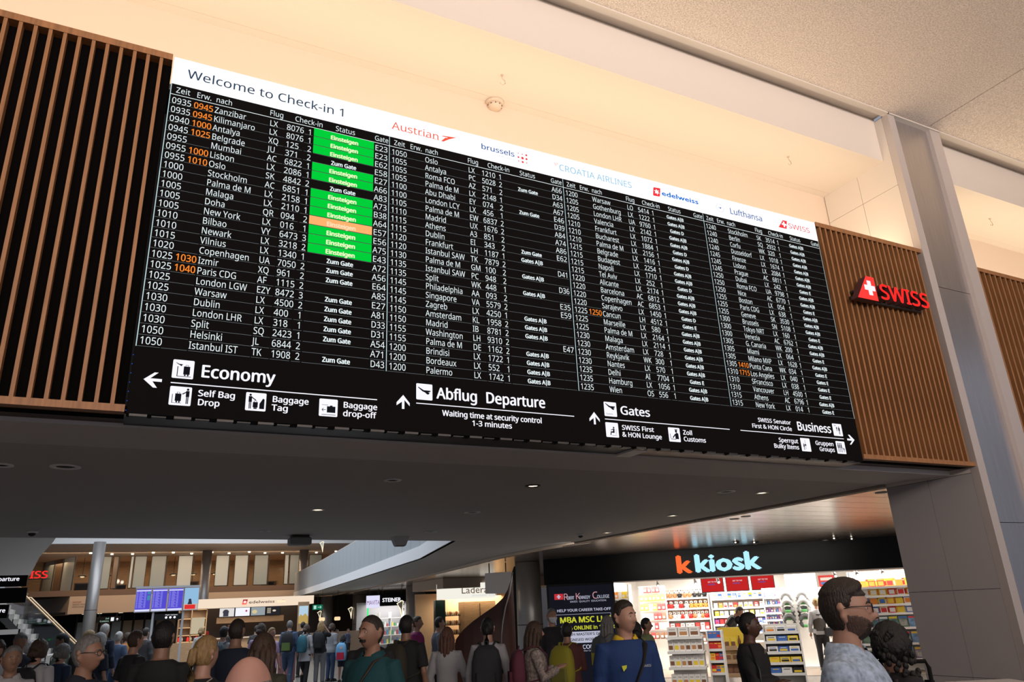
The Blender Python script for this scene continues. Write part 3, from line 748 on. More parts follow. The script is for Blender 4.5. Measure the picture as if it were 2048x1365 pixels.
def strip(pts, z0, z1, th, m, nm, par, off=0.0):
    c = MB()
    for (a, b), (e, f) in zip(pts[:-1], pts[1:]):
        d = Vector((e - a, f - b, 0)).normalized(); n = Vector((d.y, -d.x, 0))
        A_, B_ = Vector((a, b, 0)) + n * off, Vector((e, f, 0)) + n * off
        q = [A_, B_, B_ + n * th, A_ + n * th]
        c.loft([[(v.x, v.y, z0) for v in q], [(v.x, v.y, z1) for v in q]])
    return c.build(nm, m, par, A=True)
strip(edge, 3.35, 3.72, .12, M_GREYB, 'edge_band', o, -.03)
# balustrade of separate upright panels
sub = []
for (a, b), (e, f) in zip(edge[:-1], edge[1:]):
    n = max(1, int(math.hypot(e - a, f - b) / 1.15))
    sub += [((a + (e - a) * i / n, b + (f - b) * i / n), (a + (e - a) * (i + 1) / n, b + (f - b) * (i + 1) / n)) for i in range(n)]
for A_, B_ in sub:
    d = Vector((B_[0] - A_[0], B_[1] - A_[1], 0)); g = d.normalized() * .012
    strip([(A_[0] + g.x, A_[1] + g.y), (B_[0] - g.x, B_[1] - g.y)], 3.72, 5.05, .05, M_GREYP, 'balustrade_panel', o)
strip(edge, 5.05, 5.10, .09, M_TRIM, 'handrail', o)
# ribbed screen standing on the near end of the balcony
for i in range(26):
    t_ = i / 25; a = 7.3 + t_ * .95; b = 16.8 + t_ * 5.4
    c = MB(); c.box(a + .35, a + .39, b, b + .07, 3.72, 7.5); c.build('screen_rib', M_GREYP, o, A=True)
c = MB()
for (a, b, _), (e, f, _) in zip(right[:-1], right[1:]): c.tube([(a, b, 3.34), (e, f, 3.34)], .07, 6)
c.build('shadow_trim', M_CREAM, o, A=True)
def far_thing_slab(): pass

# ------------------------------------------------------------------ far building: lounge level, fascia, ground floor
FY = 51.2
M_FASC = mat('fascia_beige', (.52, .40, .31), .7)
M_FROST = mat('frosted_glass', (.34, .40, .42), .35)
M_FROSTW = mat('bright_frosted_glass', (.58, .66, .70), .35)
M_FROSTB = mat('brown_glass', (.20, .13, .085), .3)
M_MULL = mat('window_frame_black', (.015, .014, .014), .5)
M_INW = mat('lounge_wood', (.28, .18, .10), .6, noise=.2, nscale=3, stretch=(1, 1, 6))
M_INF = mat('lounge_floor', (.16, .10, .07), .6)
# white bulkhead and soffit with downlights
c = MB(); c.box(-16, 19, 43.6, 43.8, 5.75, 8.6); o = struct(c.build('wall_bulkhead', M_WHITEP))
c = MB(); c.box(-16, 19, 43.8, 56, 5.73, 5.95); struct(c.build('ceiling_lounge_soffit', M_CREAM))
c = MB(); c.box(-16, 19, 21, 43.6, 8.5, 8.7); struct(c.build('ceiling_far_hall', M_WHITEP))
c = MB(); c.box(-16, 7.0, 12.2, 12.35, 3.2, 8.6); struct(c.build('wall_bridge_rear', M_GREYP))
# lounge interior
c = MB(); c.box(-6, 14, 55.8, 56, 3.8, 5.8); struct(c.build('wall_lounge_rear', M_INW))
c = MB(); c.box(-6, 19, 51.1, 56, 3.55, 3.86); struct(c.build('floor_lounge', M_INF))
wn = [0]
def window(xa, xb, m, y=FY, split=True):
    wn[0] += 1
    e = bpy.data.objects.new('window_%d' % wn[0], None); COL.objects.link(e); e.location = (xa, y, 3.88); WL[e.name] = (xa, y, 3.88); struct(e)
    c = MB(); c.box(xa + .03, xb - .03, y, y + .03, 3.93, 5.70); c.build('pane', m, e)
    c = MB()
    for a, b in ((xa, xa + .03), (xb - .03, xb)): c.box(a, b, y - .02, y + .05, 3.88, 5.73)
    c.box(xa + .03, xb - .03, y - .02, y + .05, 3.88, 3.93); c.box(xa + .03, xb - .03, y - .02, y + .05, 5.70, 5.73)
    c.build('window_frame', M_MULL, e)
for xa, xb, m in ((-.90, -.43, M_FROST), (-.34, -.05, M_FROSTB), (.57, .75, M_FROSTW), (.78, 1.45, M_FROST), (1.69, 2.52, M_FROST), (3.17, 4.0, M_FROSTW), (5.32, 6.11, M_FROSTW),
                  (6.44, 7.25, M_FROSTW), (7.62, 8.48, M_FROST), (9.49, 9.77, M_FROSTW), (9.81, 10.42, M_FROST), (11.05, 11.9, M_FROST)): window(xa, xb, m)
# clear openings carry thin posts and a low glass rail
M_GLASS = mat('clear_glass', (.85, .92, .92), .03, trans=1.0, alpha=.35)
for xa, xb in ((-2.3, -1.33), (-.05, .55), (2.55, 3.12), (4.05, 4.5), (6.12, 6.42), (7.27, 7.6), (8.51, 9.46), (10.45, 11.0)):
    wn[0] += 1
    e = bpy.data.objects.new('window_%d' % wn[0], None); COL.objects.link(e); e.location = (xa, FY, 3.88); WL[e.name] = (xa, FY, 3.88); struct(e)
    c = MB(); c.box(xa, xb, FY + .02, FY + .03, 3.9, 4.9); c.build('glass_rail', M_GLASS, e)
    c = MB(); c.box(xa, xa + .035, FY - .01, FY + .05, 3.88, 5.73); c.build('post', M_MULL, e)
# angled left wing
c = MB(); d = Vector((-2.8, 6.8, 0)).normalized()
def wing_pt(s_): return (-2.3 - 2.8 * s_, 51.2 + 6.8 * s_)
for i, (a, b, m) in enumerate(((0, .22, M_FROSTW), (.24, .40, M_FROSTB), (.42, .62, M_FROST), (.64, .80, M_FROSTB), (.82, 1.0, M_FROST), (1.02, 1.3, M_FROSTB))):
    (x0, y0), (x1, y1) = wing_pt(a), wing_pt(b); wn[0] += 1
    c = MB(); c.loft([[(x0, y0, 3.86), (x1, y1, 3.86), (x1 + .04, y1 + .03, 3.86), (x0 + .04, y0 + .03, 3.86)], [(x0, y0, 5.73), (x1, y1, 5.73), (x1 + .04, y1 + .03, 5.73), (x0 + .04, y0 + .03, 5.73)]])
    e = struct(c.build('window_%d' % wn[0], m))
    c = MB(); c.box(x0 - .03, x0 + .03, y0 - .04, y0 + .02, 3.86, 5.73); c.build('post', M_MULL, e)
(x1, y1) = wing_pt(1.6)
c = MB(); q = [(-2.3, 51.12), (x1, y1), (x1 + .3, y1 + .2), (-2.2, 51.4)]
c.loft([[(a, b, 2.55) for a, b in q], [(a, b, 3.86) for a, b in q]]); struct(c.build('wall_fascia_wing', M_FASC))
c = MB(); c.box(-2.3, 19, 51.12, 51.4, 2.58, 3.86); fa = struct(c.build('wall_fascia', M_FASC))
c = MB(); letters(c, 'Lounge', -2.12, 3.19, .085, y=51.11, width=.42); c.build('fascia_text', mat('print_dark_red', (.3, .02, .03), .6), fa)
c = MB(); letters(c, 'SWISS First', -2.12, 3.05, .085, y=51.11, width=.62); letters(c, 'HON Circle', -2.12, 2.92, .085, y=51.11, width=.58); c.build('fascia_text', mat('print_brown', (.12, .08, .06), .6), fa)
c = MB(); c.box(-9, 19, 51.4, 56, 2.58, 2.7); struct(c.build('ceiling_ground', M_BLACKM))
# ground floor frontage: black posts and beige panels
c = MB(); c.box(-9, 19, 54.8, 55, 0, 2.58); w_ = struct(c.build('wall_ground', M_BLACKM))
for i, x in enumerate([-1.9 + .62 * k for k in range(22)]):
    c = MB(); c.box(x + .05, x + .55, 54.72, 54.79, .1, 2.15); c.build('wall_panel', mat('beige_panel', (.42, .33, .25), .7) if i % 3 else M_FROST, w_)
    c = MB(); c.box(x - .03, x + .03, 54.65, 54.8, 0, 2.58); c.build('post', M_MULL, w_)
for i, x in enumerate((-3.3, -2.4, -1.5, -.7, .4)):
    c = MB(); c.lathe([(.12, 0), (.12, -.01), (.01, -.012)], (0, 0, 0), 12)
    inst('flat_downlight', c.mesh('flat_downlight', glow('downlight_cream', (1, .85, .6), 2.0)), (x, 52.3, 2.58), 0, None, 'flat round lit downlight under the beige fascia, %s from left' % ORD[i], 'ceiling light', 'downlights under the beige fascia')
for k_, x in enumerate([-1.5 + 1.05 * k for k in range(14)]):
    c = MB(); c.lathe([(.07, 0), (.07, -.06), (.01, -.065)], (0, 0, 0), 10)
    inst('soffit_downlight', c.mesh('soffit_downlight', glow('downlight_bright', (1, .85, .6), 5)), (x, 48.6 + .8 * (int(x * 3) % 2), 5.73), 0, None, 'small bright downlight in front of the lounge windows, %s from left' % ORD[k_], 'ceiling light', 'downlights in the lounge soffit')
# pendants, sofa and lamps seen in the lounge
for i, x in enumerate((-1.87, -.59, 3.04, 4.16, 5.43, 10.11)):
    t = thing('pendant_lamp', 'dark saucer pendant lamp behind the lounge windows, %s from left' % ORD[i], 'lamp', (x, 52.2, 5.73), 0, 'pendants in the upper lounge')
    c = MB(); c.tube([(0, 0, 0), (0, 0, -.95)], .012, 5); c.build('cord', M_BLACKM, t, local=True)
    c = MB(); c.lathe([(.03, -.95), (.23, -1.0), (.24, -1.04), (.2, -1.06), (.01, -1.06)], (0, 0, 0), 16); c.build('lamp_shade', M_DARKMETAL, t, True, local=True)
    c = MB(); c.lathe([(.12, -1.062), (.1, -1.10), (.01, -1.12)], (0, 0, 0), 10); c.build('bulb', glow('bulb_warm', (1, .72, .4), 1.2), t, True, local=True)
for x, z, r in ((.02, 4.42, .11), (.27, 4.36, .09)):
    t = thing('globe_lamp', 'white globe lamp on the lounge sideboard, %s one' % ('larger' if r > .1 else 'smaller'), 'lamp', (x, 53.4, z))
    c = MB(); c.ell((0, 0, 0), (r, r, r), 14, 10); c.build('globe', glow('globe_glow', (1, .85, .68), 1.1), t, True, local=True)
    c = MB(); c.lathe([(.06, -r - .12), (.02, -r - .1), (.02, -r + .01)], (0, 0, 0), 10); c.build('base', M_DARKMETAL, t, True, local=True)
for xa, xb, zt in ((-2.25, -1.4, 4.35), (-.2, .5, 4.2), (4.0, 4.6, 4.3), (8.5, 9.4, 4.2)):
    t = thing('lounge_sideboard', {-2.25: 'black lounge counter left behind the big round column', -.2: 'dark sideboard under the globe lamps', 4.0: 'dark sideboard in the narrow lounge opening', 8.5: 'dark sideboard behind the warm lounge opening on the right'}[xa], 'sideboard', ((xa + xb) / 2, 53.4, 3.86))
    c = MB(); c.box(xa, xb, 53.1, 53.6, 3.86, zt - .04); c.build('body', M_BLACKM, t)
    c = MB(); c.box(xa - .03, xb + .03, 53.05, 53.65, zt - .04, zt); c.build('top', M_DARKMETAL, t)

# round steel columns
def column(x, y, r, z1, label):
    t = thing('steel_column', label, 'column', (x, y, 0))
    c = MB(); c.lathe([(r, 0.0), (r, z1)], (x, y, 0), 40); c.build('shaft', M_STEELD, t, True)
    c = MB(); c.lathe([(r + .012, 0), (r + .012, .12)], (x, y, 0), 40); c.build('base_ring', M_DARKMETAL, t, True)
    c = MB(); c.lathe([(r + .006, z1 * .45), (r + .006, z1 * .45 + .02)], (x, y, 0), 40); c.build('seam_ring', M_DARKMETAL, t, True)
column(-.97, 42.6, .27, 5.74, 'tall round steel column left of the blue screens')
column(10.15, 19.1, .35, 2.965, 'round steel column between the brown stair and the poster screen')
column(12.24, 34.05, .43, 2.965, 'round steel column beside the black STEINER sign')
column(13.04, 45.7, .5, 2.965, 'round steel column left of the white MAVITA sign')
column(11.3, 46.9, .36, 2.965, 'far round steel column beside the green exit sign')
column(4.45, 47.6, .27, 5.74, 'tall round column in front of the lounge right of the blue screens')
column(10.0, 47.8, .27, 5.74, 'tall round column in front of the lounge by the balcony tip')
def leaf_lamp(x, y, z, h, label, rz=R(-27.6)):
    t = thing('wall_lamp', label, 'wall lamp', (x, y, z), rz)
    k = h
    P = [(0, .02 * k), (-.30 * k, -.14 * k), (-.10 * k, -.45 * k), (.02 * k, -1.0 * k), (.04 * k, -.5 * k), (.10 * k, -.02 * k), (0, .02 * k)]
    c = MB(); c.tube([(a, 0, b) for a, b in P], .018 * k / .5, 6); c.build('glowing_outline', glow('lamp_outline', (1, .86, .6), 1.3), t, local=True)
    c = MB(); c.add([(a, .004, b) for a, b in P[:-1]], [(0, 1, 2, 4, 5), (2, 3, 4)]); c.build('diffuser', mat('lamp_acrylic', (.5, .5, .46), .4), t, local=True)
    c = MB(); c.box(-.02, .12 * k, .0, .25, -.5 * k, -.46 * k); c.build('bracket', M_DARKMETAL, t, local=True)
leaf_lamp(9.62, 19.2, 2.34, .56, 'glowing leaf-shaped lamp on the column next to the poster screen')
leaf_lamp(11.6, 34.1, 2.33, .72, 'glowing leaf-shaped lamp on the column beside the STEINER sign')
leaf_lamp(12.45, 45.7, 2.28, .62, 'glowing leaf-shaped lamp on the column left of the MAVITA sign')
leaf_lamp(10.85, 46.6, 2.15, .55, 'glowing leaf-shaped lamp near the green exit sign')
leaf_lamp(8.95, 38.5, 5.35, .5, 'glowing leaf-shaped lamp on top of the balcony tip')

# stairs at the left
st = thing('staircase', 'pale two-flight staircase with glass balustrades at the far left', 'stairs', (-2.4, 30, 0))
M_STEP = mat('stair_stone', (.42, .39, .36), .6)
n = 11
for i in range(n):
    c = MB(); x = -.75 - i * .17; c.box(x - .20, x, 30, 32, max(0, .168 * i - .3), .168 * (i + 1)); c.build('step', M_STEP, st)
c = MB(); c.box(-3.4, -2.60, 30, 32, 1.70, 1.85); c.build('landing', M_STEP, st)
for i in range(n):
    c = MB(); x = -2.62 - i * .15; c.box(x - .18, x, 30.9, 32.6, 1.6 + .16 * i, 1.85 + .16 * (i + 1)); c.build('step', M_STEP, st)
c = MB(); c.prism([(-2.6, 1.72), (-4.3, 3.5), (-4.3, 3.15), (-2.6, 1.45)], 30.86, 30.9, 'y'); c.build('stringer', M_DARKMETAL, st)
for y in (29.97, 32.03):
    c = MB(); c.prism([(-.70, .1), (-2.62, 1.95), (-2.62, 2.85), (-.70, 1.0)], y, y + .02, 'y'); c.build('glass_panel', M_GLASS, st)
    c = MB(); c.tube([(-.55, y, .85), (-.70, y, 1.02), (-2.62, y, 2.87), (-3.1, y, 2.87)], .025, 8); c.build('handrail', mat('brass_rail', (.6, .42, .25), .35, metal=.8), st, True)
c = MB(); c.prism([(-2.62, 2.0), (-4.3, 3.6), (-4.3, 4.5), (-2.62, 2.9)], 30.84, 30.86, 'y'); c.build('glass_panel', M_GLASS, st)
c = MB(); c.tube([(-2.62, 30.84, 2.92), (-4.3, 30.84, 4.52)], .025, 8); c.build('handrail', _M['brass_rail'], st, True)
t = thing('access_gate_lamp', 'small bright green signal lamp on a thin post by the stairs', 'lamp', (-1.9, 27.5, 0))
c = MB(); c.tube([(-1.9, 27.5, 0), (-1.9, 27.5, 1.42)], .02, 8); c.build('post', M_STEEL, t)
c = MB(); c.ell((-1.9, 27.48, 1.47), (.045, .045, .045), 10, 8); c.build('lamp', glow('green_lamp', (.02, 1, .25), 2.5), t)
# dark direction boards at the far left
for i, (xa, xb, z0, z1, y, tx, lb) in enumerate(((-3.4, -1.225, 2.405, 2.565, 13.9, 'Departure', 'black hanging direction board with white lettering, upper of two'), (-3.4, -1.205, 2.17, 2.385, 13.92, '', 'black blank hanging board directly under the upper direction board'), (-4.2, -1.41, 1.96, 2.15, 14.0, 'Departure', 'black direction board at far left, lowest of the stack'))):
    t = thing('direction_board', lb, 'sign', ((xa + xb) / 2, y, z0))
    c = MB(); c.box(xa, xb, y, y + .06, z0, z1); c.build('panel', M_BLACKM, t)
    if tx: c = MB(); letters(c, tx, xb - (.10 if i == 0 else .035), z0 + .08, .055, y=y - .003, align='r', bold=.04); c.build('sign_text', G_SIGN, t)
    c = MB(); c.box(xa + .5, xa + .53, y + .02, y + .05, z1, 2.95 if i == 0 else z1 + .018); c.build('hanger', M_DARKMETAL, t)
t = thing('airline_sign', 'far red glowing airline lettering hanging above the left stairs', 'sign', (-2.4, 29.9, 3.4))
c = MB(); letters(c, 'SWISS', -3.12, 3.40, .22, y=29.9, width=1.02, bold=.05, depth=.05); c.build('box_letters', [glow('red_glow', (1, .03, .03), 1.0), M_SIDE], t)
c = MB(); c.box(-3.2, -2.0, 29.96, 30.0, 3.36, 3.38); c.build('mounting_rail', M_DARKMETAL, t)
def hang_sign(x0, x1, y, z0, z1, lines, label, zt):
    t = thing('direction_sign', label, 'sign', ((x0 + x1) / 2, y, z0))
    c = MB(); c.box(x0, x1, y, y + .08, z0, z1); c.build('panel', M_BLACKM, t)
    c = MB()
    for tx, x, z, h in lines: letters(c, tx, x, z, h, y=y - .004, align='r')
    c.build('sign_text', glow('sign_green_white', (.55, .9, .72), .8), t)
    c = MB(); rrect(c, x1 - .50, x1 - .34, z0 + .07, z1 - .05, y - .004); c.build('pictogram', G_SIGN, t)
    c = MB(); s_ = .07; zc = (z0 + z1) / 2; xc = x1 - .17
    c.add([(xc + a * s_, y - .004, zc + b * s_) for a, b in ((0, 1), (.9, 0), (.6, -.25), (.15, .2), (.15, -1), (-.15, -1), (-.15, .2), (-.6, -.25), (-.9, 0))], [(0, 1, 2, 3), (0, 3, 6), (3, 4, 5, 6), (0, 6, 7, 8)]); c.build('arrow', G_SIGN, t)
    c = MB(); c.box(x0 + .2, x0 + .23, y + .03, y + .06, z1, zt); c.box(x1 - .23, x1 - .2, y + .03, y + .06, z1, zt); c.build('hanger', M_DARKMETAL, t)
hang_sign(-.90, .42, 51.2, 2.06, 2.38, (('Zoll', -.17, 2.235, .08), ('Customs', -.17, 2.10, .08)), 'black hanging customs sign right of the tall column', 2.60)
hang_sign(-3.9, -2.75, 51.9, 2.10, 2.38, (('Zoll', -3.3, 2.25, .07), ('Customs', -3.3, 2.14, .07)), 'black customs sign behind the staircase under the fascia', 2.58)
# blue flight screens on two poles
t = thing('flight_screens', 'bank of three blue flight screens and one travel poster screen on two poles', 'screen', (2.05, 38, 0))
M_HOUS = mat('screen_housing', (.35, .36, .38), .4)
c = MB(); c.box(.76, 3.38, 38.0, 38.18, 3.33, 3.41); c.build('top_rail', M_HOUS, t)
for x in (1.52, 2.73): c = MB(); c.box(x, x + .09, 38.05, 38.14, 0, 3.35); c.build('pole', M_HOUS, t)
G_SB = glow('screen_blue', (.09, .07, .62), 1.0); G_SL = glow('screen_text', (.30, .30, .85), 1.0); G_SH = glow('screen_head', (.7, .72, 1), 1.0); G_SG = glow('screen_green', (.05, .3, .35), 1.0)
for k in range(4):
    x = .79 + k * .65
    c = MB(); c.box(x, x + .62, 37.96, 38.04, 2.33 + .005 * k, 3.31); s_ = c.build('display', M_HOUS, t)
    if k < 3:
        c = MB(); rect(c, x + .02, x + .60, 2.37, 3.29, 37.955); c.build('picture', G_SB, s_)
        c = MB(); rect(c, x + .02, x + .60, 3.20, 3.25, 37.952); rect(c, x + .02, x + .60, 2.37, 2.45, 37.952); c.build('heading', G_SH, s_)
        c = MB()
        for j in range(18):
            z = 3.16 - j * .038; rect(c, x + .04, x + .10, z, z + .016, 37.951); rect(c, x + .14, x + .14 + .12 + .03 * ((j * 7) % 3), z, z + .016, 37.951); rect(c, x + .34, x + .42, z, z + .016, 37.951)
        c.build('text_lines', G_SL, s_)
        if k == 0: c = MB(); [rect(c, x + .46, x + .58, 2.83 + .05 * j, 2.87 + .05 * j, 37.951) for j in (0, 1, 2, 3, 5, 6)]; c.build('status_cells', G_SG, s_)
    else:
        c = MB(); rect(c, x + .02, x + .60, 2.37, 3.29, 37.955); c.build('picture', glow('poster_sky', (.28, .50, .72), 1.0), s_)
        c = MB(); rect(c, x + .02, x + .60, 2.37, 2.62, 37.953); c.build('poster_sand', glow('poster_sand', (.55, .45, .40), 1.0), s_)
        c = MB(); rect(c, x + .06, x + .50, 2.40, 2.58, 37.951); c.build('poster_banner', glow('poster_red', (.75, .03, .03), 1.0), s_)
        c = MB(); disc(c, x + .26, 2.78, .06, 37.951); poly(c, [(x + .17, 2.6), (x + .36, 2.6), (x + .32, 2.76), (x + .22, 2.76)], 37.951); c.build('poster_figure', glow('poster_dark', (.03, .03, .05), 1.0), s_)
c = MB(); c.box(1.62, 2.72, 38.0, 38.06, 1.98, 2.24); lw = c.build('lower_panel', M_BLACKM, t)
c = MB(); letters(c, 'Flight Updates', 2.05, 2.165, .045, y=37.995, width=.50)
for k in range(3): disc(c, 2.10 + .17 * k, 2.08, .05, 37.995)
c.build('sign_text', G_SIGN, lw)

# cafe
M_LAM = mat('cafe_laminate', (.42, .27, .15), .5, noise=.15, nscale=4, stretch=(1, 1, 8)); M_CDARK = mat('cafe_dark_wood', (.05, .032, .022), .6)
t = thing('cafe_bar', 'lit cafe stand with cream name fascia and wooden counter', 'cafe counter', (6.3, 41.5, 0))
c = MB(); c.prism([(3.67, 41.3), (9.1, 40.6), (9.1, 43.4), (3.67, 44.0)], 2.48, 2.88); c.build('canopy', glow('canopy_cream', (1.0, .80, .62), .92), t)
F = Matrix.Translation((3.67, 41.29, 0)) @ Matrix.Rotation(math.atan2(-.7, 5.43), 4, 'Z')
c = MB(); poly(c, [(2.0, 2.56), (2.22, 2.56), (2.27, 2.80), (2.05, 2.80)], -.01); c.xf(F); c.build('flower_emblem', mat('emblem_red', (.6, .03, .02), .5), t)
c = MB(); star(c, -.016, 2.14, 2.68, .08); c.xf(F); c.build('flower', G_SIGN, t)
c = MB(); letters(c, 'edelweiss', 2.32, 2.60, .13, y=-.01, width=1.22, fk='b', bold=.05); c.xf(F); c.build('name_text', mat('name_dark', (.06, .05, .05), .6), t)
c = MB(); letters(c, 'café', 3.66, 2.60, .13, y=-.01, width=.42, fk='b'); c.xf(F); c.build('name_text', mat('name_pale', (.75, .38, .25), .6), t)
c = MB(); c.box(4.3, 9.0, 41.6, 42.3, 0, 1.0); c.build('counter_body', M_LAM, t)
c = MB(); c.box(4.25, 9.1, 41.5, 42.4, 1.0, 1.05); c.build('counter_top', M_CREAM, t)
c = MB(); c.box(4.25, 9.4, 43.9, 44.0, 0, 2.48); c.build('back_wall', M_CDARK, t)
c = MB(); c.box(4.7, 8.0, 42.5, 42.6, 1.72, 2.0); c.build('menu_ledge', M_LAM, t)
for k in range(4):
    x = 4.78 + k * .76
    c = MB(); c.box(x, x + .74, 42.42, 42.5, 2.02, 2.46); s_ = c.build('menu_screen', M_BLACKM, t)
    colr = [(.75, .72, .70), (.92, .93, 1.0), (.30, .34, .36), (.02, .02, .025)][k]
    c = MB(); rect(c, x + .02, x + .72, 2.04, 2.44, 42.415); c.build('picture', glow('menu_%d' % k, colr, 1.0), s_)
    c = MB()
    if k == 0: disc(c, x + .32, 2.26, .15, 42.411, rz=.12); rect(c, x + .2, x + .45, 2.05, 2.2, 42.411)
    elif k == 1: disc(c, x + .55, 2.28, .05, 42.411)
    elif k == 2: disc(c, x + .2, 2.22, .13, 42.411, rz=.1)
    else:
        for j in range(4): rect(c, x + .06, x + .25, 2.34 - .07 * j, 2.37 - .07 * j, 42.411)
        disc(c, x + .42, 2.24, .09, 42.411, rz=.05)
    c.build('menu_detail', glow('menu_d%d' % k, [(.05, .05, .07), (.5, .05, .15), (.65, .55, .3), (.7, .6, .45)][k], 1.0), s_)
t = thing('cafe_display_shelf', 'warm lit wooden shelf unit at the left end of the cafe', 'shelf', (3.5, 41.7, 0))
c = MB(); c.box(2.85, 4.15, 41.95, 42.0, 0, 2.45); c.build('back_panel', M_LAM, t)
for x in (2.85, 3.42, 4.10): c = MB(); c.box(x, x + .05, 41.6, 41.95, 0, 2.45); c.build('upright', M_LAM, t)
for z in (.95, 1.25, 1.6, 2.0, 2.42): c = MB(); c.box(2.88, 4.12, 41.6, 41.95, z, z + .03); s_ = c.build('shelf_board', M_LAM, t); c = MB(); c.box(2.9, 4.1, 41.62, 41.64, z - .012, z - .002); c.build('light_strip', glow('shelf_strip', (1, .62, .28), 2.2), s_)
c = MB(); c.box(3.45, 4.05, 41.58, 41.6, 1.3, 2.05); c.build('poster', glow('shelf_poster', (.65, .55, .38), .8), t)
c = MB(); c.box(2.6, 4.2, 41.2, 41.9, 0, .92); c.build('lower_counter', M_LAM, t)
for k in range(9):
    c = MB(); c.lathe([(.05, 0), (.055, .12), (.03, .17), (.03, .2)], (0, 0, 0), 8)
    inst('jar', c.mesh('jar', [M_REDF, M_CREAM, M_DARKMETAL][k % 3], True), (2.97 + .13 * k, 41.7, .98 if k % 2 else .98), 0, None, 'small jar on the lowest lit cafe shelf, %s from left' % ORD[k], 'jar', 'jars on the cafe shelf')
t = thing('mountain_poster', 'upright backlit mountain poster right of the cafe counter', 'poster', (8.3, 39.1, 0))
c = MB(); c.box(8.03, 8.55, 39.1, 39.2, 0, 2.55); c.build('stand', M_LAM, t)
c = MB(); rect(c, 8.07, 8.51, 1.55, 2.36, 39.09); c.build('poster_sky', glow('mp_sky', (.45, .62, .75), 1.0), t)
c = MB(); poly(c, [(8.07, 1.55), (8.51, 1.55), (8.51, 1.85), (8.38, 2.02), (8.25, 1.9), (8.15, 1.98), (8.07, 1.85)], 39.08); c.build('poster_mountain', glow('mp_mountain', (.50, .34, .10), 1.0), t)
t = thing('exit_sign', 'green emergency exit sign with arrow under the balcony soffit', 'sign', (10.2, 43.5, 2.2))
c = MB(); c.box(9.72, 10.26, 43.5, 43.6, 2.2, 2.46); c.build('box', glow('exit_green', (.01, .16, .09), 1.0), t)
c = MB(); rect(c, 9.76, 9.90, 2.24, 2.42, 43.49); bar(c, 9.98, 2.33, 10.16, 2.33, .025, 43.49); bar(c, 10.10, 2.39, 10.17, 2.33, .025, 43.49); bar(c, 10.10, 2.27, 10.17, 2.33, .025, 43.49); c.build('symbol', glow('exit_pale', (.45, .75, .65), 1.0), t)
c = MB(); c.box(9.97, 10.0, 43.54, 43.57, 2.46, 3.05); c.build('hanger', M_DARKMETAL, t)
for x, y, lb in ((9.15, 38.9, 'left glowing table lantern above the seated cafe guests'), (9.86, 38.7, 'right glowing table lantern above the seated cafe guests')):
    t = thing('hanging_lantern', lb, 'lantern', (x, y, 1.62))
    c = MB(); c.cbox(-.13, .13, -.1, .1, 0, .17, .03); c.build('lamp_shade', glow('lantern_cream', (1, .74, .42), 1.0), t, local=True)
    c = MB(); c.tube([(0, 0, .17), (0, 0, 1.41)], .008, 5); c.build('cord', M_BLACKM, t, local=True)
c = MB(); c.box(8.2, 11.0, 37.9, 38.1, 0, 1.12); tag(c.build('seating_partition', mat('partition_tan', (.30, .22, .16), .6)), 'low tan partition in front of the seated cafe guests', 'partition')
c = MB(); c.box(8.0, 19, 47.9, 48.1, 0, 3.0); struct(c.build('wall_shops_rear', M_CDARK))

# shops
def shop_sign(name, p0, p1, z0, z1, face, txt, label, tm, base=None, h=.16, x0=.05, w_=None, fk='b', bold=.05, extra=None):
    d = Vector((p1[0] - p0[0], p1[1] - p0[1], 0)); L = d.length; rz = math.atan2(d.y, d.x)
    t = thing(name, label, 'shop sign', (p0[0], p0[1], z0), rz)
    c = MB(); c.box(0, L, 0, .12, 0, z1 - z0); c.build('sign_box', face, t, local=True)
    c = MB(); letters(c, txt, x0, base if base is not None else (z1 - z0 - h) / 2, h, y=-.006, width=w_, fk=fk, bold=bold); c.build('sign_text', tm, t, local=True)
    if extra: c = MB(); extra(c); c.build('sign_text', K_GREY, t, local=True)
    c = MB(); c.box(.1, .13, .04, .08, z1 - z0, 2.97 - z0); c.box(L - .13, L - .1, .04, .08, z1 - z0, 2.97 - z0); c.build('hanger', M_DARKMETAL, t, local=True)
    return t
shop_sign('shop_sign', (10.65, 36.48), (11.30, 36.28), 2.11, 2.66, glow('lilac_white', (.80, .78, 1.0), .95), 'MAVITA', 'white lit shop sign with purple MAVITA lettering', glow('purple_print', (.16, .03, .20), 1.0), h=.19, x0=.02, w_=.60, base=.14, bold=0)
shop_sign('shop_sign', (11.24, 36.25), (12.34, 35.92), 2.17, 2.70, M_BLACKM, 'STEINER', 'black shop sign with white STEINER lettering', G_SIGN, h=.17, x0=.12, w_=.86)
shop_sign('shop_sign', (12.5, 33.1), (13.9, 32.6), 2.20, 2.66, M_BLACKM, 'ER  FL', 'black shop sign partly hidden behind column and chocolate shop sign', G_SIGN, h=.14, x0=.12, w_=.62, bold=.03)
ls = shop_sign('shop_sign', (10.89, 27.95), (12.95, 27.08), 2.21, 2.77, glow('warm_white_sign', (.95, .92, .82), .95), 'Läderach', 'white lit chocolatier sign with brown lettering', glow('brown_print', (.10, .045, .015), 1.0), h=.25, x0=.93, w_=1.36, base=.19, fk='b', bold=0,
               extra=lambda c: letters(c, 'chocolatier suisse', 1.34, .07, .075, y=-.006, width=.95))
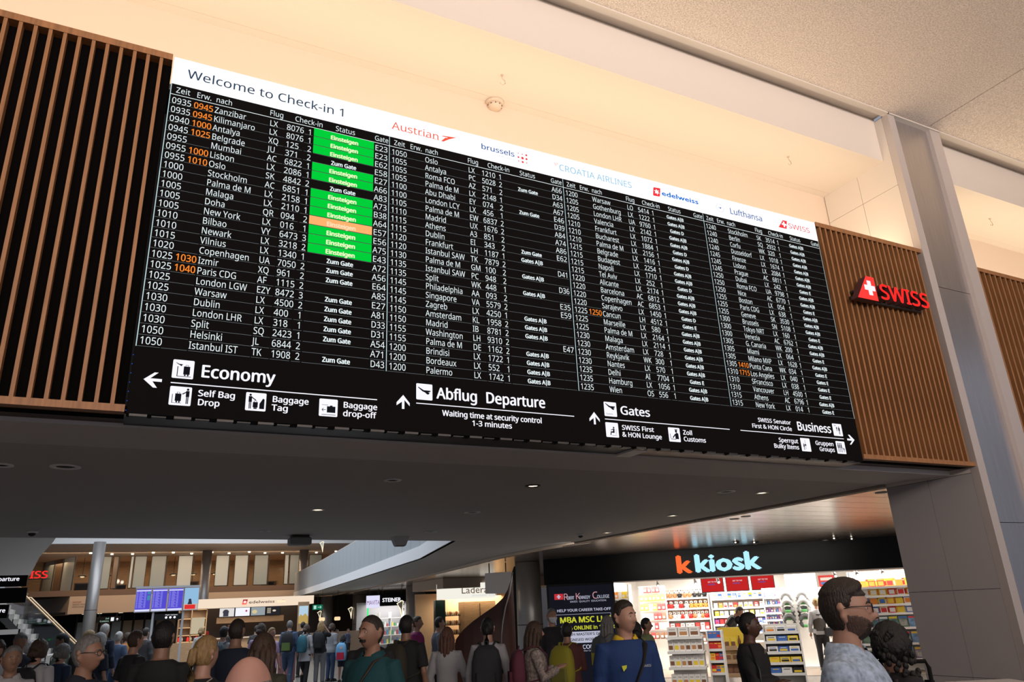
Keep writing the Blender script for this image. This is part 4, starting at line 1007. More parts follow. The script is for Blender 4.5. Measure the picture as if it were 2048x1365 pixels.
# shop interiors
M_SHW = mat('shop_white', (.8, .8, .8), .5)
t = thing('cosmetics_shelf', 'white shop shelf with small goods left in the STEINER shop', 'shelf', (12.0, 38.5, 0))
c = MB(); c.box(11.0, 13.8, 39.3, 39.4, 0, 2.4); c.build('back_panel', mat('shop_grey', (.35, .36, .4), .6), t)
for z in (.4, .8, 1.2, 1.6): c = MB(); c.box(11.9, 13.2, 38.4, 38.8, z, z + .03); c.build('shelf_board', M_SHW, t)
for x in (11.9, 12.5, 13.17): c = MB(); c.box(x, x + .03, 38.4, 38.8, 0, 1.9); c.build('upright', M_SHW, t)
rs = random.Random(3)
for k in range(26):
    c = MB(); h = .12 + rs.random() * .14; c.cbox(-.04, .04, -.04, .04, 0, h, .008)
    inst('cosmetics_box', c.mesh('cosmetics_box', mat('cos_%d' % (k % 5), [(.8, .8, .85), (.5, .1, .12), (.1, .3, .6), (.8, .7, .2), (.1, .4, .2)][k % 5], .5)), (11.98 + .13 * (k % 9), 38.55, .43 + .4 * (k // 9)), 0, None, 'small package in the STEINER shop, %s shelf from below, %s from left' % (ORD[k // 9], ORD[k % 9]), 'package', 'packages in the STEINER shop')
c = MB(); c.box(11.15, 11.19, 37.9, 38.0, 0, 2.3); tag(c.build('green_light_strip', glow('green_strip', (.02, .9, .2), 1.2)), 'upright green light strip in the shop under MAVITA', 'light')
t = thing('chocolate_shop_wall', 'warm lit back wall and wooden cabinet of the chocolate shop', 'shop fitting', (12.8, 30, 0))
c = MB(); c.box(11.0, 16.5, 30.6, 30.7, 0, 2.5); c.build('back_panel', mat('choc_wall', (.80, .62, .42), .6), t)
c = MB(); c.box(12.6, 14.0, 29.3, 29.9, 0, 2.12); c.build('cabinet', M_LAM, t)
c = MB(); c.box(13.28, 13.30, 29.28, 29.3, .1, 2.05); c.build('cabinet_joint', M_CDARK, t)
for z in (.55, .9, 1.25, 1.6): c = MB(); c.box(11.75, 12.62, 29.7, 30.05, z, z + .03); c.build('shelf_board', M_CDARK, t)
for k in range(27):
    c = MB(); c.lathe([(.03, 0), (.055, .05), (.05, .12), (.02, .16)], (0, 0, 0), 8)
    inst('chocolate_bag', c.mesh('chocolate_bag', mat('choc_%d' % (k % 3), [(.75, .5, .25), (.35, .12, .05), (.85, .75, .55)][k % 3], .35), True), (11.84 + .09 * (k % 9), 29.82, .93 + .35 * (k // 9)), 0, None, 'sweet bag in the chocolate shop, %s dark shelf from below, %s from left' % (ORD[k // 9], ORD[k % 9]), 'sweet bag', 'bags in the chocolate shop')
c = MB(); c.box(10.9, 16.6, 27.3, 30.7, 2.6, 2.97); struct(c.build('ceiling_chocolate_shop', M_CREAM))
c = MB(); c.box(10.9, 11.3, 28.1, 28.3, 0, 2.2); tag(c.build('shop_door_leaf', mat('green_glass', (.05, .09, .07), .15)), 'dark green glass panel left of the chocolate shop', 'glass panel')

# brown curved stair cladding, white hanging panel
sp = thing('spiral_stair', 'dark reddish-brown curved stair cladding with a thin pale edge', 'stairs', (6.99, 14.39, 0), R(-27.6))
cur = [(-1.05, 0), (-1.02, .62), (-.98, .95), (-.91, 1.24), (-.75, 1.42), (-.55, 1.57), (-.34, 1.70), (-.12, 1.83), (.06, 1.98), (.16, 2.14), (.22, 2.30), (.27, 2.47)]
c = MB()
for i in range(len(cur) - 1):
    (a, b), (e, f) = cur[i], cur[i + 1]
    y0 = .0 - .12 * math.sin(PI * i / 11); y1 = .0 - .12 * math.sin(PI * (i + 1) / 11)
    if abs(e - a) > 1e-3: c.loft([[(a, y0, 0), (a, y0 + .3, 0), (a, y0 + .3, b), (a, y0, b)], [(e, y1, 0), (e, y1 + .3, 0), (e, y1 + .3, f), (e, y1, f)]])
c.build('cladding', mat('red_brown_lacquer', (.060, .016, .008), .35, noise=.1, nscale=3), sp, local=True)
c = MB(); c.prism([(.03, 0), (.26, 2.5), (.30, 2.6), (.33, 2.6), (.30, 0)], .35, .7, 'y'); c.build('inner_shell', M_BLACKM, sp, local=True)
c = MB(); c.tube([(.27, -.06, 2.47), (.24, -.09, 2.3), (.19, -.1, 2.05), (.10, -.1, 1.8), (.04, -.1, 1.55), (.0, -.1, 1.3), (-.01, -.1, 1.05)], .014, 6); c.build('pale_edge', mat('pale_edge', (.5, .47, .44), .3, metal=.5), sp, True, local=True)
t = thing('blank_sign', 'blank pale hanging panel in front of the chocolatier sign', 'sign', (8.82, 19.06, 2.16), R(-27.6))
c = MB(); c.prism([(0, .02), (.66, 0), (.74, .30), (.70, .55), (0, .54)], 0, .22, 'y'); c.build('panel', M_SLAB2, t, local=True)
c = MB(); c.box(.1, .13, .1, .14, .53, .80); c.box(.55, .58, .1, .14, .53, .80); c.build('hanger', M_DARKMETAL, t, local=True)

# advertising screen
ax, ay = 7.13, 12.63; ar = math.atan2(-.61, .98)
ad = thing('poster_screen', 'tall backlit college advertising screen left of the kiosk', 'advertising screen', (ax, ay, 0), ar)
W_ = 1.165
c = MB(); c.cbox(-.04, W_ + .04, .01, .16, 0, 2.15, .01); c.build('housing', M_DARKMETAL, ad, local=True)
c = MB(); rect(c, 0, W_, .20, 2.11, .004); c.build('picture', glow('poster_navy', (.0075, .0078, .013), 1.0), ad, local=True)
G_PW = glow('poster_white', (.55, .56, .70), .85); G_PY = glow('poster_yellow', (.60, .62, .04), .9); G_PK = glow('poster_pink', (.62, .30, .34), .9)
def ptxt(items, m, nm='poster_text'):
    c = MB()
    for t_, x, z, h, w1, b in items: letters(c, t_, x, z, h, y=0, width=w1, bold=b)
    return c.build(nm, m, ad, local=True)
ptxt((('OBERT', .33, 1.875, .055, .13, .02), ('ENNEDY', .55, 1.875, .055, .20, .02), ('OLLEGE', .88, 1.875, .055, .22, .02), ('SWISS  QUALITY  EDUCATION', .38, 1.82, .03, .66, 0), ('HELP YOUR CAREER TAKE-OFF', .13, 1.665, .045, .98, .04)), G_PW)
ptxt((('R', .26, 1.87, .11, None, .0), ('K', .48, 1.87, .11, None, .0), ('C', .79, 1.87, .12, None, .0)), G_PK, 'poster_initials')
ptxt((('MBA MSC LLM', .17, 1.475, .095, .93, .06), ('100% ONLINE in 1 YEAR', .17, 1.355, .062, .98, .05)), G_PY)
c = MB(); rect(c, .10, W_ - .07, 1.13, 1.32, .002); c.build('poster_band', G_PW, ad, local=True)
c = MB(); letters(c, "BRITISH MASTER'S DEGREE", .16, 1.255, .042, y=0, width=.92, bold=.04); letters(c, 'RECOGNISED WORLDWIDE', .16, 1.165, .042, y=0, width=.86, bold=.04); c.build('poster_text', K_BLK, ad, local=True)
ptxt((('COLLEGE', .55, 1.03, .065, .42, .06), ('Our Courses Online', .57, .985, .025, .38, 0), ('University of', .72, .46, .03, .26, .02), ('Salford', .72, .395, .055, .26, .05), ('MANCHESTER', .72, .355, .025, .26, 0)), G_PW)
c = MB(); poly(c, [(.58, .36), (.64, .33), (.69, .36), (.69, .47), (.575, .47)], 0); c.build('shield', G_PW, ad, local=True)
c = MB(); rect(c, .10, .26, 1.88, 1.98, 0); c.build('flag_red', glow('flag_red', (.55, .03, .04), 1.0), ad, local=True)
c = MB(); rect(c, .165, .195, 1.895, 1.965, -.002); rect(c, .145, .215, 1.92, 1.94, -.002); c.build('white_cross', G_PW, ad, local=True)
c = MB()
for x0_, x1_, z0_, z1_ in ((.10, W_ - .06, 1.615, 1.62), (.10, .105, 1.45, 1.615), (W_ - .065, W_ - .06, 1.45, 1.615)): rect(c, x0_, x1_, z0_, z1_, 0)
c.build('poster_frame_line', G_PW, ad, local=True)
# ------------------------------------------------------------------ kiosk shop (own frame: u along the front, w inwards)
def kthing(name, label, cat, u, wd, z=0, group=None, dr=0): return thing(name, label, cat, kw(u, wd, z), KROT + dr, group)
kf = bpy.data.objects.new('wall_kiosk', None); COL.objects.link(kf); kf.location = kw(0, 0, 0); kf.rotation_euler = (0, 0, KROT); WL[kf.name] = (0, 0, 0); struct(kf)
M_KW = mat('kiosk_white', (.85, .83, .80), .6); M_KFL = mat('kiosk_floor', (.30, .24, .19), .35)
c = MB(); c.box(0, 9.3, 5.0, 5.1, 0, 2.7); c.build('back_wall', M_KW, kf, local=True)
c = MB(); c.box(1.35, 1.45, 0, 5.0, 0, 2.7); c.build('side_wall', M_KW, kf, local=True)
c = MB(); c.box(9.2, 9.3, 0, 5.0, 0, 2.7); c.build('side_wall', M_KW, kf, local=True)
c = MB(); c.box(1.45, 9.2, .12, 5.0, 2.62, 2.7); c.build('inner_ceiling', M_KW, kf, local=True)
c = MB(); c.box(1.45, 9.2, .3, 5.0, 0.002, .006); c.build('inner_floor', M_KFL, kf, local=True)
c = MB(); c.box(5.95, 6.75, 2.9, 3.3, 0, 2.65); c.build('white_pillar', M_KW, kf, local=True)
c = MB(); c.box(1.38, 1.46, -.06, .12, 0, 2.3); c.box(0.0, 1.38, .0, .12, 0, 2.3); c.build('front_frame', M_TRIM, kf, local=True)
c = MB(); c.box(7.10, 8.05, 4.93, 5.0, 0, 2.05); c.build('grey_door', mat('door_grey', (.50, .46, .43), .5), kf, local=True)
c = MB(); c.box(7.30, 7.52, 4.90, 4.93, 1.55, 1.75); c.build('door_sign', M_BLACKM, kf, local=True)
fs = kthing('kiosk_fascia', 'long black kiosk fascia with orange and light blue lit name', 'shop sign', 4.3, 0, 2.29)
FM = Matrix.Translation((-4.3, 0, -2.29))
def fb(c, nm, m): c.xf(FM); return c.build(nm, m, fs, local=True)
c = MB(); c.prism([(-.02, 2.31), (8.9, 2.265), (8.9, 2.97), (-.02, 2.97)], -.05, .12, 'y'); fb(c, 'fascia_board', M_BLACK)
c = MB(); c.prism([(-.02, 2.285), (8.9, 2.24), (8.9, 2.265), (-.02, 2.31)], -.07, .14, 'y'); fb(c, 'lower_edge', M_TRIM)
G_KO = glow('kiosk_orange', (1.0, .16, .04), 1.05); G_KB = glow('kiosk_blue', (.42, .80, 1.0), 1.15)
c = MB(); letters(c, 'k', 3.47, 2.425, .40, y=-.075, width=.31, fk='b', bold=.085); fb(c, 'letter_k', G_KO)
c = MB(); letters(c, 'kiosk', 3.925, 2.425, .40, y=-.075, width=1.50, fk='b', bold=.085); fb(c, 'name_letters', G_KB)

LV = {1.78: 'top', 1.52: 'second', 1.30: 'third', 1.08: 'fourth', .85: 'lowest', .80: 'lowest', 1.05: 'fifth', 1.55: 'third', 1.80: 'second', 2.02: 'top'}
LV[1.30] = 'middle'
LV2 = {.7: 'lowest', 1.0: 'fourth', 1.3: 'middle', 1.6: 'second', 1.9: 'top'}
LV3 = {1.0: 'lowest', 1.18: 'fourth', 1.36: 'middle', 1.56: 'second', 1.76: 'top'}
LV4 = {1.88: 'top', 1.68: 'second', 1.48: 'third', 1.28: 'fourth', .96: 'upper', .62: 'middle', .28: 'lowest'}
LV5 = {.30: 'lowest', .50: 'fourth', .70: 'middle', .90: 'second', 1.08: 'top'}
LV6 = {.35: 'lowest', .58: 'third', .80: 'second', 1.0: 'top'}
rk = random.Random(11)
def cm(name, col, r=.5): return mat(name, col, r)
PAL = [cm('pack_red', (.65, .03, .03)), cm('pack_yellow', (.85, .62, .05)), cm('pack_white', (.82, .80, .78)), cm('pack_blue', (.06, .16, .5)), cm('pack_orange', (.85, .28, .04)), cm('pack_green', (.10, .4, .12)), cm('pack_brown', (.22, .10, .05)), cm('pack_purple', (.22, .06, .35)), cm('pack_pink', (.8, .3, .4)), cm('pack_black', (.02, .02, .02))]
# shelf racks
def rack(name, label, u0, u1, wd, depth, zs, ztop, back=True, m=None, tilt=0):
    m = m or M_KW
    t = kthing(name, label, 'shelf', u0, wd)
    L = u1 - u0
    if back: c = MB(); c.box(0, L, depth - .03, depth, 0, ztop); c.build('back_panel', m, t, local=True)
    for x in (0, L - .03): c = MB(); c.box(x, x + .03, 0, depth - .03, 0, ztop); c.build('upright', m, t, local=True)
    for z in zs:
        c = MB(); c.box(.03, L - .03, 0, depth - .03, z - .025, z); s_ = c.build('shelf_board', m, t, local=True)
        c = MB(); c.box(.03, L - .03, -.012, -.002, z - .045, z + .005); c.build('price_rail', M_SHW, s_, local=True)
    return t
# meshes of goods
def g_plush(ear=0):
    c = MB(); c.ell((0, 0, .07), (.065, .055, .07), 10, 8, 0); c.ell((0, -.01, .165), (.055, .05, .05), 10, 8, 1)
    for s_ in (-1, 1): c.ell((s_ * .042, 0, .21), (.02, .012, .022), 7, 5, 0); c.ell((s_ * .06, -.03, .09), (.02, .02, .035), 7, 5, 0); c.ell((s_ * .04, -.06, .02), (.025, .035, .02), 7, 5, 0)
    c.ell((0, -.058, .155), (.02, .015, .014), 7, 5, 2); return c
def g_box(w_, h, d, win=True):
    c = MB(); c.cbox(-w_ / 2, w_ / 2, 0, d, 0, h, .006, 0)
    rect(c, -w_ * .36, w_ * .36, h * .16, h * .52, -.002, 1); rect(c, -w_ * .3, w_ * .3, h * .68, h * .8, -.002, 2); return c
def g_bag(w_, h, d):
    c = MB(); rings = []
    for z, k, kw_ in ((0, .9, 1), (.12, 1, 1), (.5, 1, 1), (.86, .35, 1), (.93, .06, 1.02), (1, .05, 1.04)):
        rings.append([(x * w_ / 2 * kw_, y * d / 2 * k, z * h) for x, y in ((-1, -.55), (-.6, -1), (.6, -1), (1, -.55), (1, .55), (.6, 1), (-.6, 1), (-1, .55))])
    c.loft(rings, 0)
    c.add([(-w_ * .3, -d / 2 - .004, h * .2), (w_ * .3, -d / 2 - .004, h * .2), (w_ * .3, -d / 2 - .004, h * .55), (-w_ * .3, -d / 2 - .004, h * .55)], [(0, 1, 2, 3)], 1)
    return c
def g_bottle(h=.2, r=.03):
    c = MB(); c.lathe([(r, 0), (r, h * .62), (r * .4, h * .8), (r * .4, h * .9)], (0, 0, 0), 10, 0); c.lathe([(r * .45, h * .9), (r * .45, h)], (0, 0, 0), 8, 1); c.lathe([(r * 1.02, h * .2), (r * 1.02, h * .5)], (0, 0, 0), 10, 2); return c
def g_mag(w_=.21, h=.28):
    c = MB(); c.box(-w_ / 2, w_ / 2, 0, .008, 0, h, 0); rect(c, -w_ * .45, w_ * .45, h * .78, h * .95, -.002, 1); rect(c, -w_ * .38, w_ * .38, h * .12, h * .66, -.002, 2); return c
def row(nm, me, nslots, u0, u1, wd, z, n, label, cat, group, pal=None, jit=.15, rot=0, tilt=None, dz=0):
    for i in range(n):
        u = u0 + (u1 - u0) * (i + .5) / n + (rk.random() - .5) * jit * (u1 - u0) / n
        ms = [rk.choice(pal) if p is None else p for p in nslots]
        o = inst(nm, me, kw(u, wd, z + dz * rk.random()), KROT + rot + (rk.random() - .5) * .12, ms, label + ', %s from left' % ORD[i], cat, group)
        if tilt: o.rotation_euler = (tilt, 0, o.rotation_euler[2])
# plush toys
rack('plush_toy_rack', 'white shelf rack full of soft toys on the kiosk back wall', 2.35, 3.75, 3.9, .4, (.62, .95, 1.27, 1.56, 1.85), 2.1)
P1 = g_plush().mesh('plush_toy', [PAL[2], PAL[2], PAL[9]], True)
pw, pb, po, pr, pt = PAL[2], PAL[9], cm('plush_tan', (.5, .24, .10)), PAL[0], cm('plush_gold', (.75, .36, .08))
row('plush_toy', P1, [None, pw, pb], 2.4, 3.7, 4.05, 1.85, 9, 'soft toy animal on the top plush shelf of the kiosk', 'soft toy', 'soft toys on the top shelf', [pb, pw, po])
row('plush_toy', P1, [None, pw, pb], 2.4, 3.15, 4.05, 1.56, 5, 'black, white or tan soft toy on the second plush shelf', 'soft toy', 'soft toys on the second shelf', [pb, pw, pr])
row('plush_toy', P1, [pt, pw, pb], 3.15, 3.7, 4.05, 1.56, 4, 'golden soft toy at the right of the second plush shelf', 'soft toy', 'golden soft toys')
row('plush_toy', P1, [None, pw, pb], 2.4, 3.7, 4.05, 1.27, 11, 'small soft toy with tan back on the third plush shelf', 'soft toy', 'soft toys on the third shelf', [po, pr, pw])
RB_ = g_box(.12, .2, .1).mesh('souvenir_box', [PAL[0], PAL[2], PAL[2]])
row('souvenir_box', RB_, [None, PAL[2], PAL[6]], 2.4, 3.7, 3.95, .95, 9, 'red souvenir box on the fourth shelf under the soft toys', 'box', 'red souvenir boxes upper shelf', [PAL[0], PAL[0], PAL[2]])
row('souvenir_box', RB_, [None, PAL[2], PAL[6]], 2.4, 3.7, 3.95, .62, 9, 'red souvenir box on the lowest shelf under the soft toys', 'box', 'red souvenir boxes lower shelf', [PAL[0], PAL[0], PAL[6]])
# white shelf wall with packaged sweets
rack('sweets_rack', 'white shelf rack with packaged goods under the red screens', 3.8, 5.75, 3.9, .4, (.62, .85, 1.08, 1.30, 1.52, 1.78), 2.1)
SB = g_box(.11, .14, .08).mesh('packet', [PAL[2], PAL[0], PAL[3]])
for z, n, pal in ((1.78, 13, [PAL[2], PAL[2], PAL[1], PAL[3]]), (1.52, 13, [PAL[0], PAL[2], PAL[2], PAL[4]]), (1.30, 13, [PAL[1], PAL[2], PAL[2]]), (1.08, 14, [PAL[3], PAL[0], PAL[2], PAL[7]]), (.85, 14, [PAL[2], PAL[3], PAL[1]])):
    row('packet', SB, [None, None, None], 3.85, 5.7, 3.95, z, n, 'packet under the red screens, %s shelf' % LV[z], 'packet', 'packets on the %s shelf under the red screens' % LV[z], pal)
# red ceiling screens
for k in range(3):
    t = kthing('red_screen', ['left red screen hanging above the kiosk shelves', 'middle red screen hanging above the kiosk shelves', 'right red screen hanging above the kiosk shelves'][k], 'screen', 3.62 + k * .70, 3.55, 1.96)
    c = MB(); c.box(0, .64, 0, .06, 0, .40); c.build('housing', M_BLACKM, t, local=True)
    c = MB(); rect(c, .02, .62, .02, .38, -.003); c.build('picture', glow('screen_red', (.55, .02, .02), 1.0), t, local=True)
    c = MB(); letters(c, 'GET TO THE', .2, .27, .035, y=-.006); c.build('screen_text', G_SIGN, t, local=True)
    c = MB(); letters(c, 'mobile', .2, .20, .045, y=-.006, bold=.04); c.build('screen_text', K_BLUE, t, local=True)
    c = MB(); c.box(.30, .34, .02, .05, .40, .66); c.build('hanger', M_DARKMETAL, t, local=True)
# hanging snack bags on the left racks
t = kthing('snack_rack', 'tall white snack rack with hanging bags at the left inside the kiosk', 'shelf', 1.95, 2.6)
c = MB(); c.box(0, .75, .12, .15, 0, 2.2); c.build('back_panel', M_KW, t, local=True)
for z in (.95, 1.2, 1.45, 1.7, 1.95, 2.15): c = MB(); c.box(0, .75, .02, .04, z + .04, z + .055); c.build('hook_rail', M_TRIM, t, local=True)
BG = g_bag(.11, .17, .05).mesh('snack_bag', [PAL[0], PAL[2]])
for z, pal in ((.80, [PAL[0], PAL[6]]), (1.05, [PAL[0], PAL[2]]), (1.30, [PAL[0], PAL[2], PAL[6]]), (1.55, [PAL[0], PAL[1], PAL[2]]), (1.80, [PAL[1], PAL[1], PAL[4]]), (2.02, [PAL[2], PAL[0]])):
    row('snack_bag', BG, [None, PAL[2]], 1.97, 2.68, 2.58, z, 6, 'snack bag left of the soft toys, %s row' % LV[z], 'snack bag', 'hanging bags, %s row' % LV[z], pal)
rack('window_rack', 'narrow lit shelf rack beside the poster screen in the kiosk front', 1.50, 1.95, 1.2, .4, (.7, 1.0, 1.3, 1.6, 1.9), 2.25)
for z in (.7, 1.0, 1.3, 1.6, 1.9):
    row('snack_bag', BG, [None, PAL[2]], 1.52, 1.93, 1.35, z, 4, 'snack bag beside the poster screen, %s shelf' % LV2[z], 'snack bag', 'bags on the narrow rack, %s shelf' % LV2[z], [PAL[1], PAL[4], PAL[2], PAL[0]])
# bottles beside the pillar
rack('bottle_rack', 'white rack of small bottles left of the bright pillar', 5.3, 5.9, 3.0, .3, (1.0, 1.18, 1.36, 1.56, 1.76), 2.0)
BT = g_bottle(.14, .022).mesh('bottle', [PAL[2], PAL[3], PAL[8]], True)
for z in (1.0, 1.18, 1.36, 1.56, 1.76):
    row('bottle', BT, [None, PAL[2], None], 5.33, 5.87, 3.1, z, 8, 'small bottle left of the bright pillar, %s shelf' % LV3[z], 'bottle', 'bottles on the %s shelf' % LV3[z], [PAL[2], PAL[3], PAL[8], PAL[7]])
# neck pillows
M_PLL = mat('pillow_light_grey', (.42, .43, .44), .9, bump=.2, bscale=90); M_PLD = mat('pillow_dark_grey', (.10, .105, .11), .9, bump=.2, bscale=90)
def g_pillow():
    c = MB(); pts = [(.13 * math.sin(a) * 1.0, 0, .13 * -math.cos(a) * -1.15) for a in [R(d) for d in range(-150, 151, 25)]]
    rr = [.035 + .022 * math.sin(PI * i / (len(pts) - 1)) ** .4 for i in range(len(pts))]
    c.tube(pts, rr, 10, 0); c.cbox(-.07, .07, -.05, -.01, .02 - .16, .09 - .16, .01, 1); return c
PW = g_pillow().mesh('neck_pillow', [M_PLL, PAL[5]], True)
for k in range(8):
    r_, q = divmod(k, 2)
    m_ = M_PLL if r_ < 2 else M_PLD
    inst('neck_pillow', PW, kw(5.92 + q * .40, 2.2 - .06 * (r_ % 2), 1.68 - .115 * r_ * 1.6), KROT, [m_, PAL[5]], '%s grey neck pillow, %s from top in the %s column' % ('light' if r_ < 2 else 'dark', ORD[r_], 'left' if q == 0 else 'right'), 'neck pillow', '%s grey neck pillows, %s column' % ('light' if r_ < 2 else 'dark', 'left' if q == 0 else 'right'))
t = kthing('pillow_stand', 'white pegboard stand carrying the neck pillows and headphones', 'stand', 5.75, 2.35)
c = MB(); c.box(0, 1.7, 0, .06, 0, 1.95); c.build('pegboard', M_KW, t, local=True)
c = MB(); c.box(-.05, 1.75, -.2, .25, 0, .06); c.build('base', M_KW, t, local=True)
def g_head():
    c = MB(); c.tube([(-.05, 0, 0), (-.055, 0, .05), (-.03, 0, .09), (.03, 0, .09), (.055, 0, .05), (.05, 0, 0)], .009, 6)
    for s_ in (-1, 1): c.ell((s_ * .05, 0, -.01), (.02, .028, .03), 8, 6)
    return c
HP = g_head().mesh('headphones', [PAL[9]], True)
for k in range(12):
    r_, q = divmod(k, 4)
    inst('headphones', HP, kw(6.78 + q * .16, 2.22, 1.72 - r_ * .26), KROT, [PAL[9] if (k * 7) % 3 else PAL[2]], 'headphones right of the neck pillows, %s row, %s from left' % (ORD[r_], ORD[q]), 'headphones', 'headphones on the pegboard')
c = MB(); c.box(0, .42, 0, .03, 0, .5); rect(c, .05, .37, .36, .44, -.004, 1); rect(c, .05, .37, .25, .32, -.004, 2)
inst('promotion_poster', c.mesh('promotion_poster', [PAL[0], PAL[2], PAL[3]]), kw(6.85, 4.3, 1.78), KROT, None, 'red hanging promotion poster above the headphones', 'poster')
c = MB(); c.box(.2, .22, .01, .02, 0, .4)
# service counter at the back right
t = kthing('service_counter', 'beige service counter at the back right of the kiosk', 'counter', 6.7, 3.7)
c = MB(); c.box(0, 1.6, 0, .5, 0, .95); c.build('body', mat('counter_beige', (.55, .48, .38), .6), t, local=True)
c = MB(); c.box(-.04, 1.64, -.04, .54, .95, .99); c.build('top', M_KW, t, local=True)
# magazine wall at the right
rack('magazine_wall', 'tall white magazine shelf at the right end of the kiosk', 7.45, 8.85, .9, .45, (.28, .62, .96, 1.28, 1.48, 1.68, 1.88), 2.25)
MG = g_mag().mesh('magazine', [PAL[2], PAL[0], PAL[4]])
for z, n, pal, sc_ in ((1.88, 13, [PAL[0], PAL[4], PAL[2], PAL[1]], .75), (1.68, 13, [PAL[4], PAL[0], PAL[1], PAL[2]], .75), (1.48, 14, [PAL[2], PAL[3], PAL[4], PAL[1]], .72), (1.28, 14, [PAL[2], PAL[1], PAL[0], PAL[3]], .72)):
    for i in range(n):
        o = inst('magazine', MG, kw(7.5 + 1.3 * (i + .5) / n, 1.0 + .03 * (i % 2), z), KROT, [rk.choice(pal), rk.choice(pal), rk.choice(pal)], 'magazine on the right kiosk wall, %s shelf, %s from left' % (LV4[z], ORD[i]), 'magazine', 'magazines on the %s shelf' % LV4[z], (.75, 1, sc_ * .9)); o.rotation_euler = (R(-14), 0, KROT)
BKM = [mat('cover_green', (.12, .22, .14), .5, noise=.6, nscale=9), mat('cover_teal', (.05, .16, .18), .5, noise=.6, nscale=9), mat('cover_dusk', (.22, .14, .25), .5, noise=.6, nscale=9), mat('cover_blue', (.15, .3, .5), .5, noise=.6, nscale=9), mat('cover_grey', (.35, .36, .33), .5, noise=.5, nscale=9)]
for z in (.96, .62, .28):
    for i in range(6):
        o = inst('picture_book', MG, kw(7.53 + 1.25 * (i + .5) / 6, .96, z), KROT, [rk.choice(BKM), rk.choice(PAL[:4]), rk.choice(BKM)], 'picture book on the right kiosk wall, %s book shelf, %s from left' % (LV4[z], ORD[i]), 'book', 'picture books on the %s book shelf' % LV4[z], (.92, 1, .9)); o.rotation_euler = (R(-10), 0, KROT)
t = kthing('red_gift_stand', 'wooden stand with red gift tins at the right kiosk corner', 'stand', 8.68, .35)
for x in (0, .24):
    c = MB(); c.box(x, x + .03, 0, .3, 0, .62); c.build('leg', M_LAM, t, local=True)
c = MB(); c.box(-.02, .30, 0, .3, .60, .63); c.build('top', M_LAM, t, local=True)
TN = g_box(.13, .17, .12).mesh('gift_tin', [PAL[0], PAL[2], PAL[2]])
for k in range(4): inst('gift_tin', TN, kw(8.76 + .15 * (k % 2), .42, .635 + .175 * (k // 2)), KROT, None, 'red gift tin on the wooden stand, %s row, %s' % ('lower' if k < 2 else 'upper', 'left' if k % 2 == 0 else 'right'), 'tin', 'red gift tins')
# newspaper gondola in front
rack('newspaper_stand', 'white sloping newspaper stand in front of the kiosk', 5.42, 6.15, -2.5, .5, (.30, .50, .70, .90, 1.08), 1.22)
NP = g_box(.2, .10, .26).mesh('newspaper_pile', [PAL[2], PAL[3], PAL[9]])
for z in (.30, .50, .70, .90, 1.08):
    row('newspaper_pile', NP, [PAL[2] if z > 1 else None, None, None], 5.47, 6.1, -2.48, z, 3, 'pile of newspapers on the %s shelf of the white stand' % LV5[z], 'newspapers', 'newspapers on the %s shelf' % LV5[z], [PAL[2], PAL[9], PAL[4], PAL[3], PAL[1]], jit=.02)
# white box stand
t = kthing('chocolate_box_stand', 'white stand with rows of white chocolate boxes before the kiosk', 'stand', 3.5, -3)
c = MB(); c.box(.03, .72, .40, .43, 0, 1.1); c.build('back_panel', M_KW, t, local=True)
for z in (.10, .45, .75, 1.03): c = MB(); c.box(0, .75, 0, .4, z, z + .03); s_ = c.build('shelf_board', M_KW, t, local=True); c = MB(); c.box(0, .75, -.012, -.002, z - .015, z + .035); c.build('price_rail', M_SHW, s_, local=True)
BX = g_box(.115, .22, .10).mesh('chocolate_box', [PAL[2], PAL[6], cm('box_grey', (.5, .48, .46))])
BW = g_box(.21, .19, .14).mesh('chocolate_box', [PAL[2], PAL[6], cm('box_grey', (.5, .48, .46))])
row('chocolate_box', BW, [PAL[2], None, _M['box_grey']], 3.52, 4.2, -2.92, 1.062, 3, 'wide white chocolate box on top of the white stand', 'box', 'boxes on top of the stand', [PAL[6], po], .02)
for z, lb in ((.782, 'upper'), (.482, 'middle'), (.132, 'bottom')):
    row('chocolate_box', BX, [PAL[2], None, _M['box_grey']], 3.52, 4.23, -2.95, z, 6, 'narrow white chocolate box on the %s shelf of the white stand' % lb, 'box', 'boxes on the %s shelf' % lb, [PAL[6], po, PAL[1]], .02)
rack('side_sweets_stand', 'sloping side rack of colourful sweets right of the white box stand', 4.30, 4.62, -2.75, .35, (.35, .58, .80, 1.0), 1.15)
for z in (.35, .58, .80, 1.0):
    row('packet', SB, [None, None, None], 4.34, 4.6, -2.72, z, 3, 'colourful sweet packet on the side rack, %s shelf' % LV6[z], 'packet', 'sweets on the %s shelf of the side rack' % LV6[z], [PAL[4], PAL[1], PAL[0], PAL[3]])
